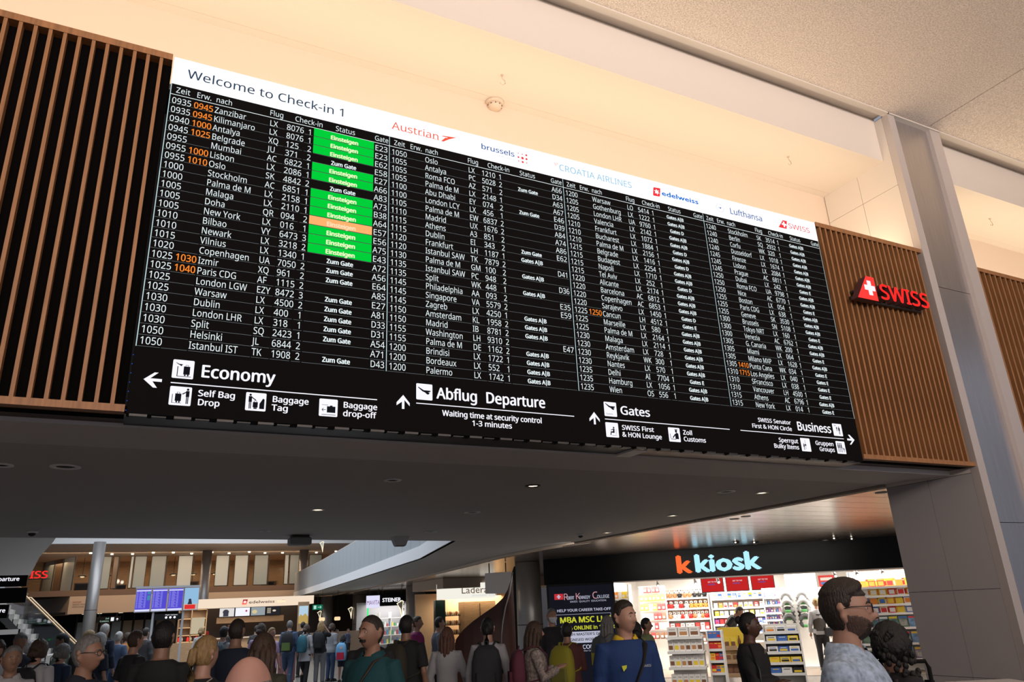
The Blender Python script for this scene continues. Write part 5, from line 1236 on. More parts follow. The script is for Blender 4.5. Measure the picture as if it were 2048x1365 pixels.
# yellow crisps stand
t = kthing('crisps_stand', 'wooden crate stand filled with yellow bags in the kiosk', 'stand', 4.15, -1.2)
for x in (0, .62): c = MB(); c.box(x, x + .04, 0, .4, 0, .72); c.build('upright', M_LAM, t, local=True)
for z in (.12, .40, .68):
    c = MB(); c.box(.04, .62, 0, .4, z, z + .025); c.build('shelf_board', M_LAM, t, local=True)
    c = MB(); c.box(.04, .62, -.02, -.002, z, z + .09); c.build('slat', M_LAM, t, local=True)
YB = g_bag(.15, .26, .09).mesh('crisps_bag', [PAL[1], PAL[6]])
for z, n, pal in ((.71, 4, [PAL[1]]), (.43, 4, [PAL[1], cm('crisps_tan', (.6, .4, .2))]), (.15, 4, [PAL[0], PAL[6]])):
    row('crisps_bag', YB, [None, PAL[6]], 4.2, 4.76, -1.03, z, n, {.71: 'yellow crisps bag on top of the wooden stand', .43: 'yellow or tan bag in the middle of the wooden stand', .15: 'red or brown bag in the lowest tray of the wooden stand'}[z], 'bag', {.71: 'top bags', .43: 'middle bags', .15: 'lowest bags'}[z], pal, .02)
t = kthing('crisps_header', 'yellow cardboard crisps display with printed bottles', 'cardboard display', 4.34, -.72, .72)
c = MB(); c.box(0, .56, 0, .05, 0, .42); c.build('board', PAL[1], t, local=True)
c = MB()
for k in range(4): c.lathe([(.03, .05), (.035, .12), (.012, .2), (.012, .24)], (.10 + k * .12, -.012, 0), 8)
c.build('printed_bottles', PAL[6], t, True, local=True)
# track spotlights at the front
for u, lb in ((2.84, 'leftmost'), (3.8, 'second'), (4.37, 'third'), (7.12, 'fourth'), (7.61, 'fifth'), (8.17, 'rightmost')):
    t = kthing('track_spotlight', '%s small track spotlight behind the kiosk fascia' % lb, 'spotlight', u, .6, 2.62)
    c = MB(); c.box(-.012, .012, -.012, .012, -.36, 0); c.build('stem', M_SHW, t, local=True)
    c = MB(); c.tube([(0, .04, -.36), (.02, -.03, -.42), (.03, -.06, -.45)], [.035, .04, .045], 10); c.build('head', M_SHW, t, True, local=True)
    c = MB(); c.ell((.032, -.065, -.455), (.03, .02, .03), 8, 6); c.build('lens', glow('spot_lens', (1, .95, .85), 3.0), t, True, local=True)
c = MB(); c.box(1.6, 9.0, .58, .62, 2.58, 2.62); c.xf(Matrix.Translation(kw(0, 0, 0)) @ Matrix.Rotation(KROT, 4, 'Z')); tag(c.build('light_track', M_SHW), 'white light track running behind the kiosk fascia', 'light track')
# ------------------------------------------------------------------ people
def gauss(x, s_): return math.exp(-(x / s_) ** 2)
def headpt(d, off=0.0):
    """surface point of the head for unit direction d (front = -y), pushed out by off"""
    x, y, z = d
    X, Y, Z = .076 * x, .097 * y, .118 * z
    if z < 0:
        X *= 1 - .30 * (-z) ** 1.4
        if y > 0: Y *= 1 - .40 * (-z) ** 1.2
    if y < 0:
        X *= 1.0 + .06 * min(1, -y)
        f = max(0.0, -y)
        Y += -.012 * gauss(z + .85, .25) * f          # chin
        n = gauss(X, .0140)
        if Z > -.034: k = max(0, min(1, (.030 - Z) / .052))
        else: k = max(0, 1 - (-.034 - Z) / .010)
        Y += -.035 * n * k * f                        # nose
        Y += .010 * (gauss(X - .031, .016) + gauss(X + .031, .016)) * gauss(Z - .010, .014) * f
        Y += -.005 * gauss(Z - .034, .010) * gauss(X, .045) * f
        Y += -.007 * gauss(X, .022) * (gauss(Z + .056, .006) + gauss(Z + .070, .007)) * f
        Y += .004 * gauss(X, .025) * gauss(Z + .063, .003) * f
    v = Vector((X, Y, Z))
    return v + v.normalized() * off
def sphdir(i, j, n, m):
    t = -PI / 2 + PI * i / m; a = 2 * PI * j / n
    return (math.cos(t) * math.sin(a), -math.cos(t) * math.cos(a), math.sin(t))
def head_mb(n=40, m=36):
    c = MB()
    c.loft([[headpt(sphdir(min(max(i, .02), m - .02), j, n, m)) for j in range(n)] for i in range(m + 1)])
    for s_ in (-1, 1):   # ears
        c.tube([(s_ * .070, .010, -.038), (s_ * .080, .016, -.015), (s_ * .084, .022, .012), (s_ * .080, .016, .028), (s_ * .072, .006, .022)], [.008, .011, .014, .011, .006], 8, 0, 1.3)
    return c
def hair_mb(style, n=72, m=64):
    """shell over the scalp; thickness fades to nothing at the hairline"""
    c = MB(); T = {'buzz': .004, 'short': .012, 'quiff': .014, 'bob': .022, 'long': .02, 'pony': .012, 'bun': .012, 'curly': .035, 'thin': .004, 'white': .018, 'fringe': .01}[style]
    rings = []
    rr = random.Random(5)
    for i in range(m + 1):
        r = []
        for j in range(n):
            d = sphdir(min(max(i, .02), m - .02), j, n, m); fr = -d[1]
            lim = .36 + .50 * max(0, fr) ** 1.15 if fr > .35 else (.51 + (.35 - fr) * -1.9)
            lim = max(lim, -.62)
            if style in ('long', 'bob', 'curly', 'white'): lim = min(lim, .45 if fr > .75 else -.75)
            if abs(d[0]) > .82 and fr > -.15 and style not in ('long', 'bob', 'curly', 'white'): lim = max(lim, .12)
            k = max(0, min(1, (d[2] - lim) / .16))
            t_ = T * (k ** .6) if k > 0 else -.006
            if style in ('short', 'quiff', 'buzz', 'bun', 'pony') and k > 0: t_ = .0035 + t_ * (.28 + .72 * max(0, min(1, (d[2] + .1) / .7)))
            if style == 'quiff' and d[2] > .5: t_ += .012 * max(0, fr) + .004
            if style == 'thin' and d[2] > .38: t_ = -.008
            if k > 0 and style in ('curly', 'bob', 'white'): t_ += rr.uniform(-.006, .008)
            elif k > 0: t_ += rr.uniform(-.001, .0015)
            r.append(headpt(d, t_))
        rings.append(r)
    c.loft(rings)
    if style == 'long':
        for k in range(9):
            a = R(-115 + 230 * k / 8); x, y = .078 * math.sin(a), .085 * math.cos(a) + .01
            c.tube([(x * .9, y * .9, .05), (x * 1.12, y * 1.1 + .004, -.05), (x * 1.15, y * 1.1 + .012, -.16), (x * 1.0, y * 1.05 + .02, -.27), (x * .8, y + .02, -.34)], [.022, .03, .03, .025, .006], 8)
    elif style == 'curly':
        for k in range(190):
            a = R(rr.uniform(-130, 130)); z = rr.uniform(-.50, .09); q = .10 + .05 * (1 if z < -.05 else 0)
            c.ell((q * math.sin(a), q * .95 * math.cos(a) + .02, z), (.019, .019, .024), 7, 5)
    elif style == 'pony':
        c.tube([(0, .085, .045), (0, .125, .03), (0, .135, -.04), (.004, .12, -.13), (0, .115, -.20), (0, .11, -.25)], [.018, .028, .032, .028, .02, .004], 10)
    elif style == 'bun':
        c.ell((0, .095, .06), (.042, .04, .04), 10, 8)
    elif style == 'bob':
        c.tube([(0, .06, .0), (0, .085, -.06), (0, .075, -.12)], [.07, .075, .05], 12)
    return c
def torso_rings(g=0.0, fem=False, belly=0.0, z0=.86, z1=1.49):
    prof = [(.86, .165, .115, .0), (.95, .172, .12, 0), (1.05, .155, .108, -.005), (1.15, .152, .108, -.005), (1.28, .172, .122, -.005), (1.36, .182, .118, 0), (1.41, .172, .10, .003), (1.445, .135, .082, .008), (1.475, .085, .07, .012), (1.50, .062, .062, .012)]
    if fem: prof = [(a, b * (1.04 if a < 1.0 else (.84 if a < 1.2 else .90)), c * (1.0 if a < 1.2 else 1.03), d) for a, b, c, d in prof]
    out = []
    for a, b, c, d in prof:
        if a < z0 - 1e-6 or a > z1 + 1e-6: continue
        w = belly * gauss(a - 1.08, .16)
        out.append([((b + g + w * .5) * math.cos(2 * PI * j / 20), (c + g + w) * math.sin(2 * PI * j / 20) + d - w * .5, a) for j in range(20)])
    return out
ARMS = {  # shoulder, elbow, wrist for right-hand side (x > 0)
    'down': ((.175, .01, 1.40), (.235, .03, 1.13), (.245, -.05, .90)),
    'cross': ((.175, .01, 1.40), (.225, -.03, 1.12), (-.02, -.20, 1.13)),
    'phone': ((.175, .01, 1.40), (.215, -.05, 1.13), (.08, -.27, 1.22)),
    'up': ((.175, .01, 1.40), (.27, -.14, 1.33), (.09, -.18, 1.58)),
    'strap': ((.175, .01, 1.40), (.235, -.04, 1.15), (.12, -.15, 1.34)),
    'out': ((.175, .01, 1.40), (.24, -.06, 1.14), (.22, -.28, 1.02)),
    'bend': ((.175, -.28, 1.22), (.22, -.42, 1.02), (.16, -.55, .88)),
}
def mir(p, s_): return (p[0] * s_, p[1], p[2])
def vox(objname, mb, mats, parent, voxel, smooth_it=3):
    o = bpy.data.objects.new('tmp', mb.mesh('tmp', mats)); COL.objects.link(o)
    r = o.modifiers.new('r', 'REMESH'); r.mode = 'VOXEL'; r.voxel_size = voxel; r.use_smooth_shade = True
    if smooth_it:
        s_ = o.modifiers.new('s', 'SMOOTH'); s_.factor = .5; s_.iterations = smooth_it
    me = evaluated(o); me.name = objname
    me.materials.clear()
    for m_ in (mats if isinstance(mats, (list, tuple)) else [mats]): me.materials.append(m_)
    old = o.data; bpy.data.objects.remove(o); bpy.data.meshes.remove(old)
    c = bpy.data.objects.new(objname, me); COL.objects.link(c); c.parent = parent; WL[c.name] = (0, 0, 0)
    return c
SK = {'light': (.40, .225, .16), 'tan': (.27, .145, .095), 'dark': (.075, .036, .022), 'pink': (.46, .25, .20)}
HC = {'black': (.006, .005, .005), 'dark': (.022, .014, .010), 'brown': (.055, .030, .018), 'grey': (.16, .155, .15), 'white': (.48, .47, .45), 'blonde': (.30, .19, .08), 'ginger': (.10, .04, .025), 'stubble': (.085, .05, .037)}
def skin_m(k): return mat('skin_' + k, SK[k], .5, bump=.02, bscale=120)
def hair_m(k): return mat('hair_' + k, HC[k], .55, bump=.5, bscale=160, stretch=(1, 1, .25), noise=.35, nscale=60)
def cloth_m(k, col, pat=0): return mat('cloth_' + k, col, .85, bump=.12, bscale=60, noise=pat, nscale=38)
def person(loc, h, face, label, skin='light', hair=('short', 'dark'), top=('t', 'black', (.02, .02, .02)), bottom=('pants', 'navy', (.02, .03, .06)), arms=('down', 'down'),
           turn=0, tilt=0, fem=False, belly=0.0, vx=.016, beard=None, glasses=False, collar=None, mask=False, group=None, walk=0.0, pat=0, extra=None, lean=0):
    t = thing('person', label, 'person', (loc[0], loc[1], 0), R(-27.6 + face), group)
    k = h / 1.75; t.scale = (k, k, k)
    sk = skin_m(skin)
    near = vx < .013
    HM = Matrix.Translation((0, -.012, 1.632)) @ Matrix.Rotation(R(turn), 4, 'Z') @ Matrix.Rotation(R(tilt), 4, 'X')
    BM = Matrix.Identity(4)
    if lean: BM = Matrix.Translation((0, 0, .95)) @ Matrix.Rotation(R(lean), 4, 'X') @ Matrix.Translation((0, 0, -.95))
    hd = head_mb(*((40, 36) if near else (24, 20))); hd.xf(BM @ HM)
    up = MB(); up.loft(torso_rings(0, fem, belly)); 
    up.tube([(0, .012, 1.44), (0, .008, 1.50), (0, .0, 1.56), (0, -.004, 1.60)], [.07, .058, .054, .056], 14)
    sw = .90 if fem else 1.0
    A_ = []
    for s_, key in ((1, arms[0]), (-1, arms[1])):
        sh, el, wr = [mir(p, s_) for p in ARMS[key]]
        sh = (sh[0] * sw, sh[1], sh[2]); A_.append((sh, el, wr))
        q = .88 if fem else 1.0
        up.tube([(sh[0] * .55, sh[1], sh[2] - .01), sh, tuple((a + b) / 2 for a, b in zip(sh, el)), el, tuple((a + b) / 2 for a, b in zip(el, wr)), wr], [.05 * q, .056 * q, .046 * q, .038 * q, .036 * q, .024 * q], 12)
        d = (Vector(wr) - Vector(el)).normalized(); w_ = Vector(wr)
        side = d.cross(Vector((0, 0, 1))); side = side.normalized() if side.length > .1 else Vector((1, 0, 0))
        if abs(d.z) > .7: side = Vector((0, -1, 0)) 
        c2 = w_ + d * .045
        up.tube([w_, c2, w_ + d * .085], [.024, .036, .034], 10, 0, .55)
        for f in range(4):
            o2 = side * (.026 - .0175 * f); l = (.065, .075, .072, .056)[f]; cu = Vector((-s_ * .012, 0, -.004))
            up.tube([w_ + d * .078 + o2 * .9, w_ + d * (.085 + l * .5) + o2, w_ + d * (.085 + l * .85) + o2 + cu * 2], [.0095, .009, .0065], 6)
        up.tube([w_ + d * .02 + side * .022, w_ + d * .055 + side * .048, w_ + d * .09 + side * .052], [.013, .011, .008], 6)
    up.xf(BM)
    lg = MB(); L_l = []
    for s_ in (1, -1):
        fy = walk * s_
        hip, kn, an = (s_ * .088, 0, .90), (s_ * .095, -.01 - fy * .5 - abs(fy) * .15, .50), (s_ * .10, .015 - fy, .10 + (.03 if fy < 0 else 0))
        L_l.append((hip, kn, an))
        lg.tube([(s_ * .07, 0, .97), hip, (s_ * .095, -.005 - fy * .25, .70), kn, (s_ * .098, .01 - fy * .75, .32), an, (s_ * .10, .02 - fy, .05)], [.085, .092, .076, .054, .052, .036, .036], 12)
        lg.tube([(s_ * .10, .05 - fy, .04), (s_ * .103, -.04 - fy, .045), (s_ * .108, -.15 - fy, .028)], [.036, .040, .028], 10)
    body = MB(); body.add(hd.v, hd.f); body.add(up.v, up.f); body.add(lg.v, lg.f)
    vox('body', body, sk, t, .0085 if near else vx, 1 if near else 2)
    # upper garment
    kind, nm, col = top
    cm_ = cloth_m(nm, col, pat)
    g = .016 if kind != 'jacket' else .028
    tp = MB(); z1 = 1.475
    tp.loft(torso_rings(g, fem, belly, .86, z1))
    for (sh, el, wr), s_ in zip(A_, (1, -1)):
        m1 = tuple((a + b) / 2 for a, b in zip(sh, el)); m2 = tuple((a + b) / 2 for a, b in zip(el, wr))
        gg = g * .8
        if kind in ('t', 'polo', 'vest'): tp.tube([(sh[0] * .5, sh[1], sh[2] - .01), sh, m1, tuple(a + (b - a) * .8 for a, b in zip(sh, el))], [.052 + gg, .062 + gg, .058 + gg, .055 + gg], 12)
        else:
            e2 = tuple(a + (b - a) * .92 for a, b in zip(el, wr)); tp.tube([(sh[0] * .5, sh[1], sh[2] - .01), sh, m1, el, m2, e2], [.052 + gg, .062 + gg, .052 + gg, .046 + gg, .042 + gg, .034 + gg], 12)
    if kind == 'dress': tp.loft([[((rx) * math.cos(2 * PI * j / 20), ry * math.sin(2 * PI * j / 20), z) for j in range(20)] for z, rx, ry in ((.35, .27, .24), (.6, .22, .19), (.86, .19, .145), (.95, .18, .13))])
    elif kind == 'long': tp.loft([[((rx) * math.cos(2 * PI * j / 20), ry * math.sin(2 * PI * j / 20), z) for j in range(20)] for z, rx, ry in ((.70, .215, .165), (.86, .19, .145), (.95, .18, .13))])
    tp.xf(BM)
    vox({'t': 't_shirt', 'polo': 'polo_shirt', 'shirt': 'shirt', 'jacket': 'jacket', 'dress': 'dress', 'long': 'long_shirt', 'vest': 'blouse'}[kind], tp, cm_, t, max(vx, .011), 3)
    bk, bn, bc = bottom
    lo = MB(); gl = .014
    lo.loft([[((rx) * math.cos(2 * PI * j / 16), ry * math.sin(2 * PI * j / 16), z) for j in range(16)] for z, rx, ry in ((.80, .15, .11), (.88, .178, .13), (.97, .176, .125))])
    for hip, kn, an in L_l:
        mid = tuple((a + b) / 2 for a, b in zip(kn, an)); mh = tuple((a + b) / 2 for a, b in zip(hip, kn))
        if bk == 'shorts': lo.tube([hip, mh, tuple(a + (b - a) * .85 for a, b in zip(hip, kn))], [.10 + gl, .085 + gl, .075 + gl], 12)
        else: lo.tube([hip, mh, kn, mid, (an[0], an[1], an[2] - .02)], [.092 + gl, .078 + gl, .058 + gl, .054 + gl, .046 + gl], 12)
    vox('shorts' if bk == 'shorts' else 'trousers', lo, cloth_m(bn, bc), t, max(vx, .013), 2)
    sh_ = MB()
    for hip, kn, an in L_l:
        x, y = an[0], an[1] - .015; sh_.tube([(x, y + .075, .045), (x, y, .05), (x, y - .10, .045), (x + .005, y - .175, .035)], [.042, .048, .047, .030], 10)
        sh_.box(x - .045, x + .045, y - .19, y + .10, 0, .022)
    sh_.build('shoes', mat('shoe_dark' if not (bc[0] > .2) else 'shoe_white', (.02, .02, .02) if not (bc[0] > .2) else (.6, .6, .6), .6), t, True, local=True)
    # hair
    if hair:
        hb = hair_mb(hair[0], *((72, 64) if near else (28, 24))); hb.xf(BM @ HM); hb.build('hair', hair_m(hair[1]), t, True, local=True)
    HX = BM @ HM
    if near or glasses:
        for s_ in (-1, 1):
            p = headpt(Vector((s_ * .36, -.93, .085)).normalized(), -.004)
            c = MB(); c.ell(p, (.0115, .008, .0075), 10, 8); c.xf(HX); c.build('eye', mat('eye_white', (.55, .53, .5), .25), t, True, local=True)
            c = MB(); c.ell((p.x, p.y - .0075, p.z), (.005, .002, .0055), 8, 6); c.xf(HX); c.build('iris', mat('iris_dark', (.02, .012, .008), .2), t, True, local=True)
            c = MB(); b = [headpt(Vector((s_ * a, -1, zz)).normalized(), .002) for a, zz in ((.16, .27), (.34, .33), (.55, .27))]; c.tube(b, [.003, .0042, .002], 6); c.xf(HX); c.build('eyebrow', hair_m(hair[1] if hair and hair[1] != 'white' else 'grey'), t, True, local=True)
        c = MB(); b = [headpt(Vector((a, -1, -.64)).normalized(), .0015) for a in (-.28, -.12, 0, .12, .28)]; c.tube(b, [.001, .004, .0045, .004, .001], 6); c.xf(HX); c.build('lips', mat('lip', tuple(q * m_ for q, m_ in zip(SK[skin], (.75, .5, .5))), .45), t, True, local=True)
    for beard in ([beard] if beard and isinstance(beard, tuple) else (beard or [])):
        n, m = 84, 76; c = MB(); rings = []
        for i in range(m + 1):
            r = []
            for j in range(n):
                d = sphdir(min(max(i, .02), m - .02), j, n, m); fr = -d[1]
                if beard[0] == 'full': on = d[2] < -.46 + .34 * abs(d[0]) and fr > -.08 and not (abs(d[0]) < .20 and -.62 < d[2] < -.50)
                elif beard[0] == 'goatee': on = fr > .25 and abs(d[0]) < .48 and d[2] < -.40 and not (abs(d[0]) < .22 and -.62 < d[2] < -.52)
                else: on = fr > .4 and abs(d[0]) < .42 and -.50 < d[2] < -.36
                r.append(headpt(d, (.007 if beard[0] != 'full' else .003) if on else -.005))
            rings.append(r)
        c.loft(rings); c.xf(HX); c.build({'moustache': 'moustache'}.get(beard[0], 'beard'), hair_m(beard[1]), t, True, local=True)
    if glasses:
        c = MB()
        for s_ in (-1, 1):
            cx_, cz_ = s_ * .034, .010; P = [(cx_ + .025 * math.cos(a), -.105, cz_ + .018 * math.sin(a)) for a in [2 * PI * i / 14 for i in range(15)]]
            c.tube(P, .0022, 6)
            c.tube([(s_ * .058, -.104, .016), (s_ * .074, -.09, .018), (s_ * .082, -.02, .018), (s_ * .083, .02, .008)], .0022, 6)
        c.tube([(-.010, -.105, .014), (0, -.108, .017), (.010, -.105, .014)], .002, 6)
        c.xf(HX); gl_ = c.build('glasses', mat('glasses_frame', (.012, .012, .014), .3), t, True, local=True)
        c = MB()
        for s_ in (-1, 1): c.add([(s_ * .034 + .024 * math.cos(a), -.104, .010 + .017 * math.sin(a)) for a in [2 * PI * i / 14 for i in range(14)]], [tuple(range(14))])
        c.xf(HX); c.build('lens', mat('lens_glass', (.8, .85, .9), .05, trans=1.0, alpha=.25), t, local=True)
    if mask:
        n, m = 24, 20; c = MB(); rings = []
        for i in range(m + 1):
            rings.append([headpt(d, .012 if (-d[1] > .3 and -.85 < d[2] < -.08) else -.01) for d in [sphdir(min(max(i, .02), m - .02), j, n, m) for j in range(n)]])
        c.loft(rings); c.xf(HX); c.build('face_mask', mat('mask_white', (.7, .72, .75), .8), t, True, local=True)
    if collar:
        c = MB(); n = 22; rings = []
        for q, (r_, z) in enumerate(((.078, 1.455), (.075, 1.475), (.068, 1.508), (.077, 1.510), (.094, 1.478), (.098, 1.462))):
            rings.append([(r_ * 1.05 * math.cos(a), r_ * math.sin(a) + .010, z - .035 * max(0, -math.sin(a)) ** 3) for a in [R(-62) + (2 * PI - R(56)) * j / (n - 1) for j in range(n)]])
        vs = [p for r in rings for p in r]; fs = [(i * n + j, i * n + j + 1, (i + 1) * n + j + 1, (i + 1) * n + j) for i in range(5) for j in range(n - 1)]
        c.add(vs, fs); c.xf(BM); c.build('collar', cloth_m(*collar), t, True, local=True)
    if extra: extra(t, BM)
    return t
def on_body(p, loc, h, face):
    """point in a person's own frame -> world"""
    k = h / 1.75; v = Matrix.Rotation(R(-27.6 + face), 4, 'Z') @ Vector(p)
    return (loc[0] + v.x * k, loc[1] + v.y * k, v.z * k)
def backpack(loc, h, face, label, col, nm, pocket=None, size=1.0, print_=False):
    t = thing('backpack', label, 'backpack', (loc[0], loc[1], 0), R(-27.6 + face)); k = h / 1.75; t.scale = (k, k, k)
    m_ = cloth_m('bag_' + nm, col); mp = cloth_m('bag_' + (pocket[0] if pocket else nm), pocket[1] if pocket else tuple(min(1, q * 1.25) for q in col))
    s = size; c = MB(); rings = []
    for z, rx, ry, dy in ((1.0, .10, .05, 0), (1.02, .135, .075, 0), (1.15, .15, .09, 0), (1.30, .145, .085, 0), (1.40, .12, .065, -.01), (1.45, .07, .03, -.02)):
        zz = 1.45 - (1.45 - z) * s
        rings.append([(math.copysign(abs(math.cos(a)) ** .6, math.cos(a)) * rx * s, .22 + dy + math.copysign(abs(math.sin(a)) ** .6, math.sin(a)) * ry * s, zz) for a in [2 * PI * j / 20 for j in range(20)]])
    c.loft(rings); c.build('bag_body', m_, t, True, local=True)
    c = MB(); z0 = 1.45 - .42 * s; z1 = 1.45 - .24 * s
    c.loft([[(x * .105 * s, .22 + .075 * s + y * .035 * s, z) for x, y in ((-1, 0), (-.8, 1), (.8, 1), (1, 0))] for z in (z0, z0 + .02, z1 - .02, z1)]); c.build('front_pocket', mp, t, local=True)
    c = MB(); c.tube([(-.02, .20, 1.45), (-.02, .19, 1.49), (.02, .19, 1.49), (.02, .20, 1.45)], .007, 6); c.build('top_handle', m_, t, local=True)
    for s_ in (-1, 1):
        c = MB(); c.tube([(s_ * .07, .15, 1.43), (s_ * .10, .06, 1.485), (s_ * .12, -.04, 1.47), (s_ * .135, -.125, 1.38), (s_ * .15, -.125, 1.22), (s_ * .17, -.02, 1.12), (s_ * .12, .15, 1.08)], .016, 8, 0, .45); c.build('shoulder_strap', m_, t, True, local=True)
    if print_:
        c = MB(); disc(c, -.03, 1.27, .05, 0); c.v = [(a, .22 + .092 * s + .004, b) for a, _, b in c.v]; c.build('printed_patch', mat('patch_pink', (.8, .5, .4), .6), t, local=True)
    return t
N_ = 'no'
WT = ('shirt', 'white', (.60, .60, .62)); BK = (.007, .007, .008)
DP = ('pants', 'black', (.012, .012, .014)); JN = ('pants', 'denim', (.035, .065, .13)); GP = ('pants', 'grey', (.16, .16, .17))
# --- close figures
P = person((2.87, 2.46), 1.80, 56, 'bearded man with glasses and short dark hair in a light blue patterned shirt', 'light', ('quiff', 'dark'), ('shirt', 'light_blue_print', (.36, .46, .60)), DP, vx=.0125, turn=12, beard=[('full', 'stubble'), ('goatee', 'dark')], glasses=True, collar=('light_blue_print', (.36, .46, .60)), pat=.38, belly=.03)
P = person((4.10, 3.22), 1.56, 100, 'person with long black curly hair behind the man in the light blue shirt', 'tan', ('curly', 'black'), ('jacket', 'black', BK), DP, fem=True)
def tote(t, BM): pass
P = person((5.20, 5.54), 1.62, 60, 'dark-haired woman in black cardigan and patterned top with arms folded', 'dark', ('bun', 'black'), ('jacket', 'black', BK), DP, ('cross', 'cross'), fem=True, vx=.0125, turn=10)
c = MB(); c.loft([[(a * 1.0, -.148 + .02 * abs(a) / .06, z) for a in (-.05, .05)] + [(.05, -.135, z), (-.05, -.135, z)] for z in (1.08, 1.25, 1.42)])
c.build('patterned_top', mat('cloth_leaf_print', (.20, .17, .13), .8, noise=.9, nscale=60), P, local=True)
bl = on_body((-.30, -.02, .70), (5.20, 5.54), 1.62, 78)
t = thing('shoulder_bag', 'black shoulder bag hanging at the side of the woman in black', 'bag', (bl[0], bl[1], .62), R(50))
c = MB(); c.loft([[(x * .17 * q, y * .06, z) for x, y in ((-1, -1), (1, -1), (1, 1), (-1, 1))] for z, q in ((0, .85), (.03, .95), (.26, 1), (.32, .9))]); c.build('bag_body', mat('bag_leather', (.012, .012, .016), .45), t, local=True)
c = MB(); c.tube([(-.13, 0, .30), (-.08, 0, .55), (0, .05, .74), (.08, 0, .55), (.13, 0, .30)], .010, 6); c.build('strap', _M['bag_leather'], t, True, local=True)
P = person((3.59, 5.18), 1.77, 12, 'young man in a blue sports jacket with yellow collar and diagonal black strap', 'light', ('short', 'dark'), ('jacket', 'sport_blue', (.008, .036, .14)), DP, vx=.0125, turn=30, collar=('sport_yellow', (.62, .42, .02)))
c = MB(); poly(c, [(-.105, 1.300), (-.065, 1.305), (-.068, 1.285), (-.085, 1.27), (-.092, 1.262), (-.10, 1.28)], -.158); c.build('chest_emblem', mat('cloth_emblem', (.55, .6, .03), .7), P, local=True)
c = MB(); letters(c, 'UMED', .06, 1.285, .016, y=-.158, bold=.03); c.build('chest_lettering', mat('print_pale', (.6, .62, .66), .7), P, local=True)
c = MB(); c.tube([(.13, .06, 1.475), (.115, -.10, 1.44), (.07, -.158, 1.32), (-.02, -.165, 1.15), (-.13, -.15, .98), (-.19, -.02, .90)], .020, 8, 0, .35); c.build('strap', mat('strap_black', (.006, .006, .007), .7), P, True, local=True)
P = person((1.73, 5.75), 1.75, -26, 'heavy-set man with moustache and bald forehead in a dark teal polo shirt', 'tan', ('buzz', 'dark'), ('polo', 'teal', (.004, .05, .06)), DP, vx=.0125, turn=-12, beard=('moustache', 'black'), collar=('teal', (.004, .05, .06)), belly=.07)
c = MB(); c.tube([(.10, .05, 1.48), (.09, -.10, 1.44), (.02, -.17, 1.30), (-.10, -.22, 1.10), (-.2, -.12, .95)], .016, 8, 0, .4); c.build('strap', mat('strap_brown', (.05, .022, .012), .6), P, True, local=True)
t = thing('suitcase', 'teal suitcase top in front of the man in the polo shirt', 'suitcase', (1.42, 5.05, 0), R(-35))
c = MB(); c.cbox(-.36, .36, -.14, .14, .05, 1.29, .05); c.build('shell', mat('case_teal', (.01, .12, .16), .5), t, local=True)
c = MB(); c.box(-.37, .37, -.015, .015, .08, 1.27); c.build('zip', M_DARKMETAL, t, local=True)
for x in (-.3, .3): c = MB(); c.lathe([(.03, 0), (.03, .05)], (x, 0, 0), 10); c.build('wheel', M_BLACKM, t, local=True)
person((2.30, 7.67), 1.74, 175, 'dark-haired person directly behind the man in the teal polo', 'tan', ('short', 'black'), ('t', 'black', BK), DP)
person((.40, 2.67), 1.645, 178, 'pink bald head of a man very close to the camera', 'pink', ('thin', 'grey'), ('shirt', 'grey_green', (.10, .10, .09)), DP, vx=.0125)
P = person((1.06, 6.41), 1.65, 172, 'woman with long straight brown hair in an olive top behind the bald head', 'light', ('long', 'brown'), ('t', 'olive', (.045, .045, .03)), DP, fem=True, vx=.0125)
P = person((1.17, 8.72), 1.78, 176, 'broad man in dark navy with short hair left of the brown-haired woman', 'tan', ('buzz', 'dark'), ('jacket', 'navy', (.010, .016, .035)), DP)
P = person((.60, 5.97), 1.66, 158, 'blonde woman with ponytail in black with yellow stripes', 'light', ('pony', 'blonde'), ('t', 'black', BK), DP, fem=True, vx=.0125)
for q in (0, 1):
    c = MB(); c.tube([(.13 + q * .035, .10, 1.43), (.14 + q * .035, .135, 1.30), (.14 + q * .035, .13, 1.12)], .006, 6); c.build('yellow_stripe', mat('stripe_yellow', (.55, .25, .02), .7), P, local=True)
c = MB(); c.tube([(-.12, .03, 1.475), (-.05, .12, 1.40), (.10, .15, 1.2), (.19, .10, 1.0)], .012, 8, 0, .4); c.build('bag_strap', mat('strap_pale', (.35, .32, .28), .7), P, True, local=True)
P = person((.38, 6.99), 1.775, 182, 'man in a plain black t-shirt with short dark hair seen from behind', 'tan', ('short', 'black'), ('t', 'black', BK), DP, vx=.0125, belly=.02)
P = person((-.13, 6.20), 1.70, 75, 'grey-haired man with glasses in profile wearing a dark shirt', 'tan', ('short', 'grey'), ('shirt', 'night', (.010, .012, .022)), DP, vx=.0125, turn=12, glasses=True, collar=('night', (.010, .012, .022)))
P = person((-.76, 8.47), 1.63, 25, 'woman in white blouse and black waistcoat with name tag at the left edge', 'tan', ('bun', 'grey'), ('vest', 'white', (.38, .38, .40)), DP, fem=True, vx=.0125, turn=20, collar=('white', (.38, .38, .40)))
c = MB(); c.loft([[(rx * math.cos(a), ry * math.sin(a) - .003, z) for a in [2 * PI * j / 20 for j in range(20)]] for z, rx, ry in ((.90, .185, .142), (1.05, .155, .128), (1.2, .155, .132), (1.32, .165, .138))], caps=False); c.build('waistcoat', mat('cloth_waistcoat', (.012, .012, .015), .8), P, True, local=True)
c = MB(); c.box(.05, .12, -.150, -.143, 1.24, 1.255); c.build('name_tag', mat('tag_silver', (.6, .6, .6), .4), P, local=True)
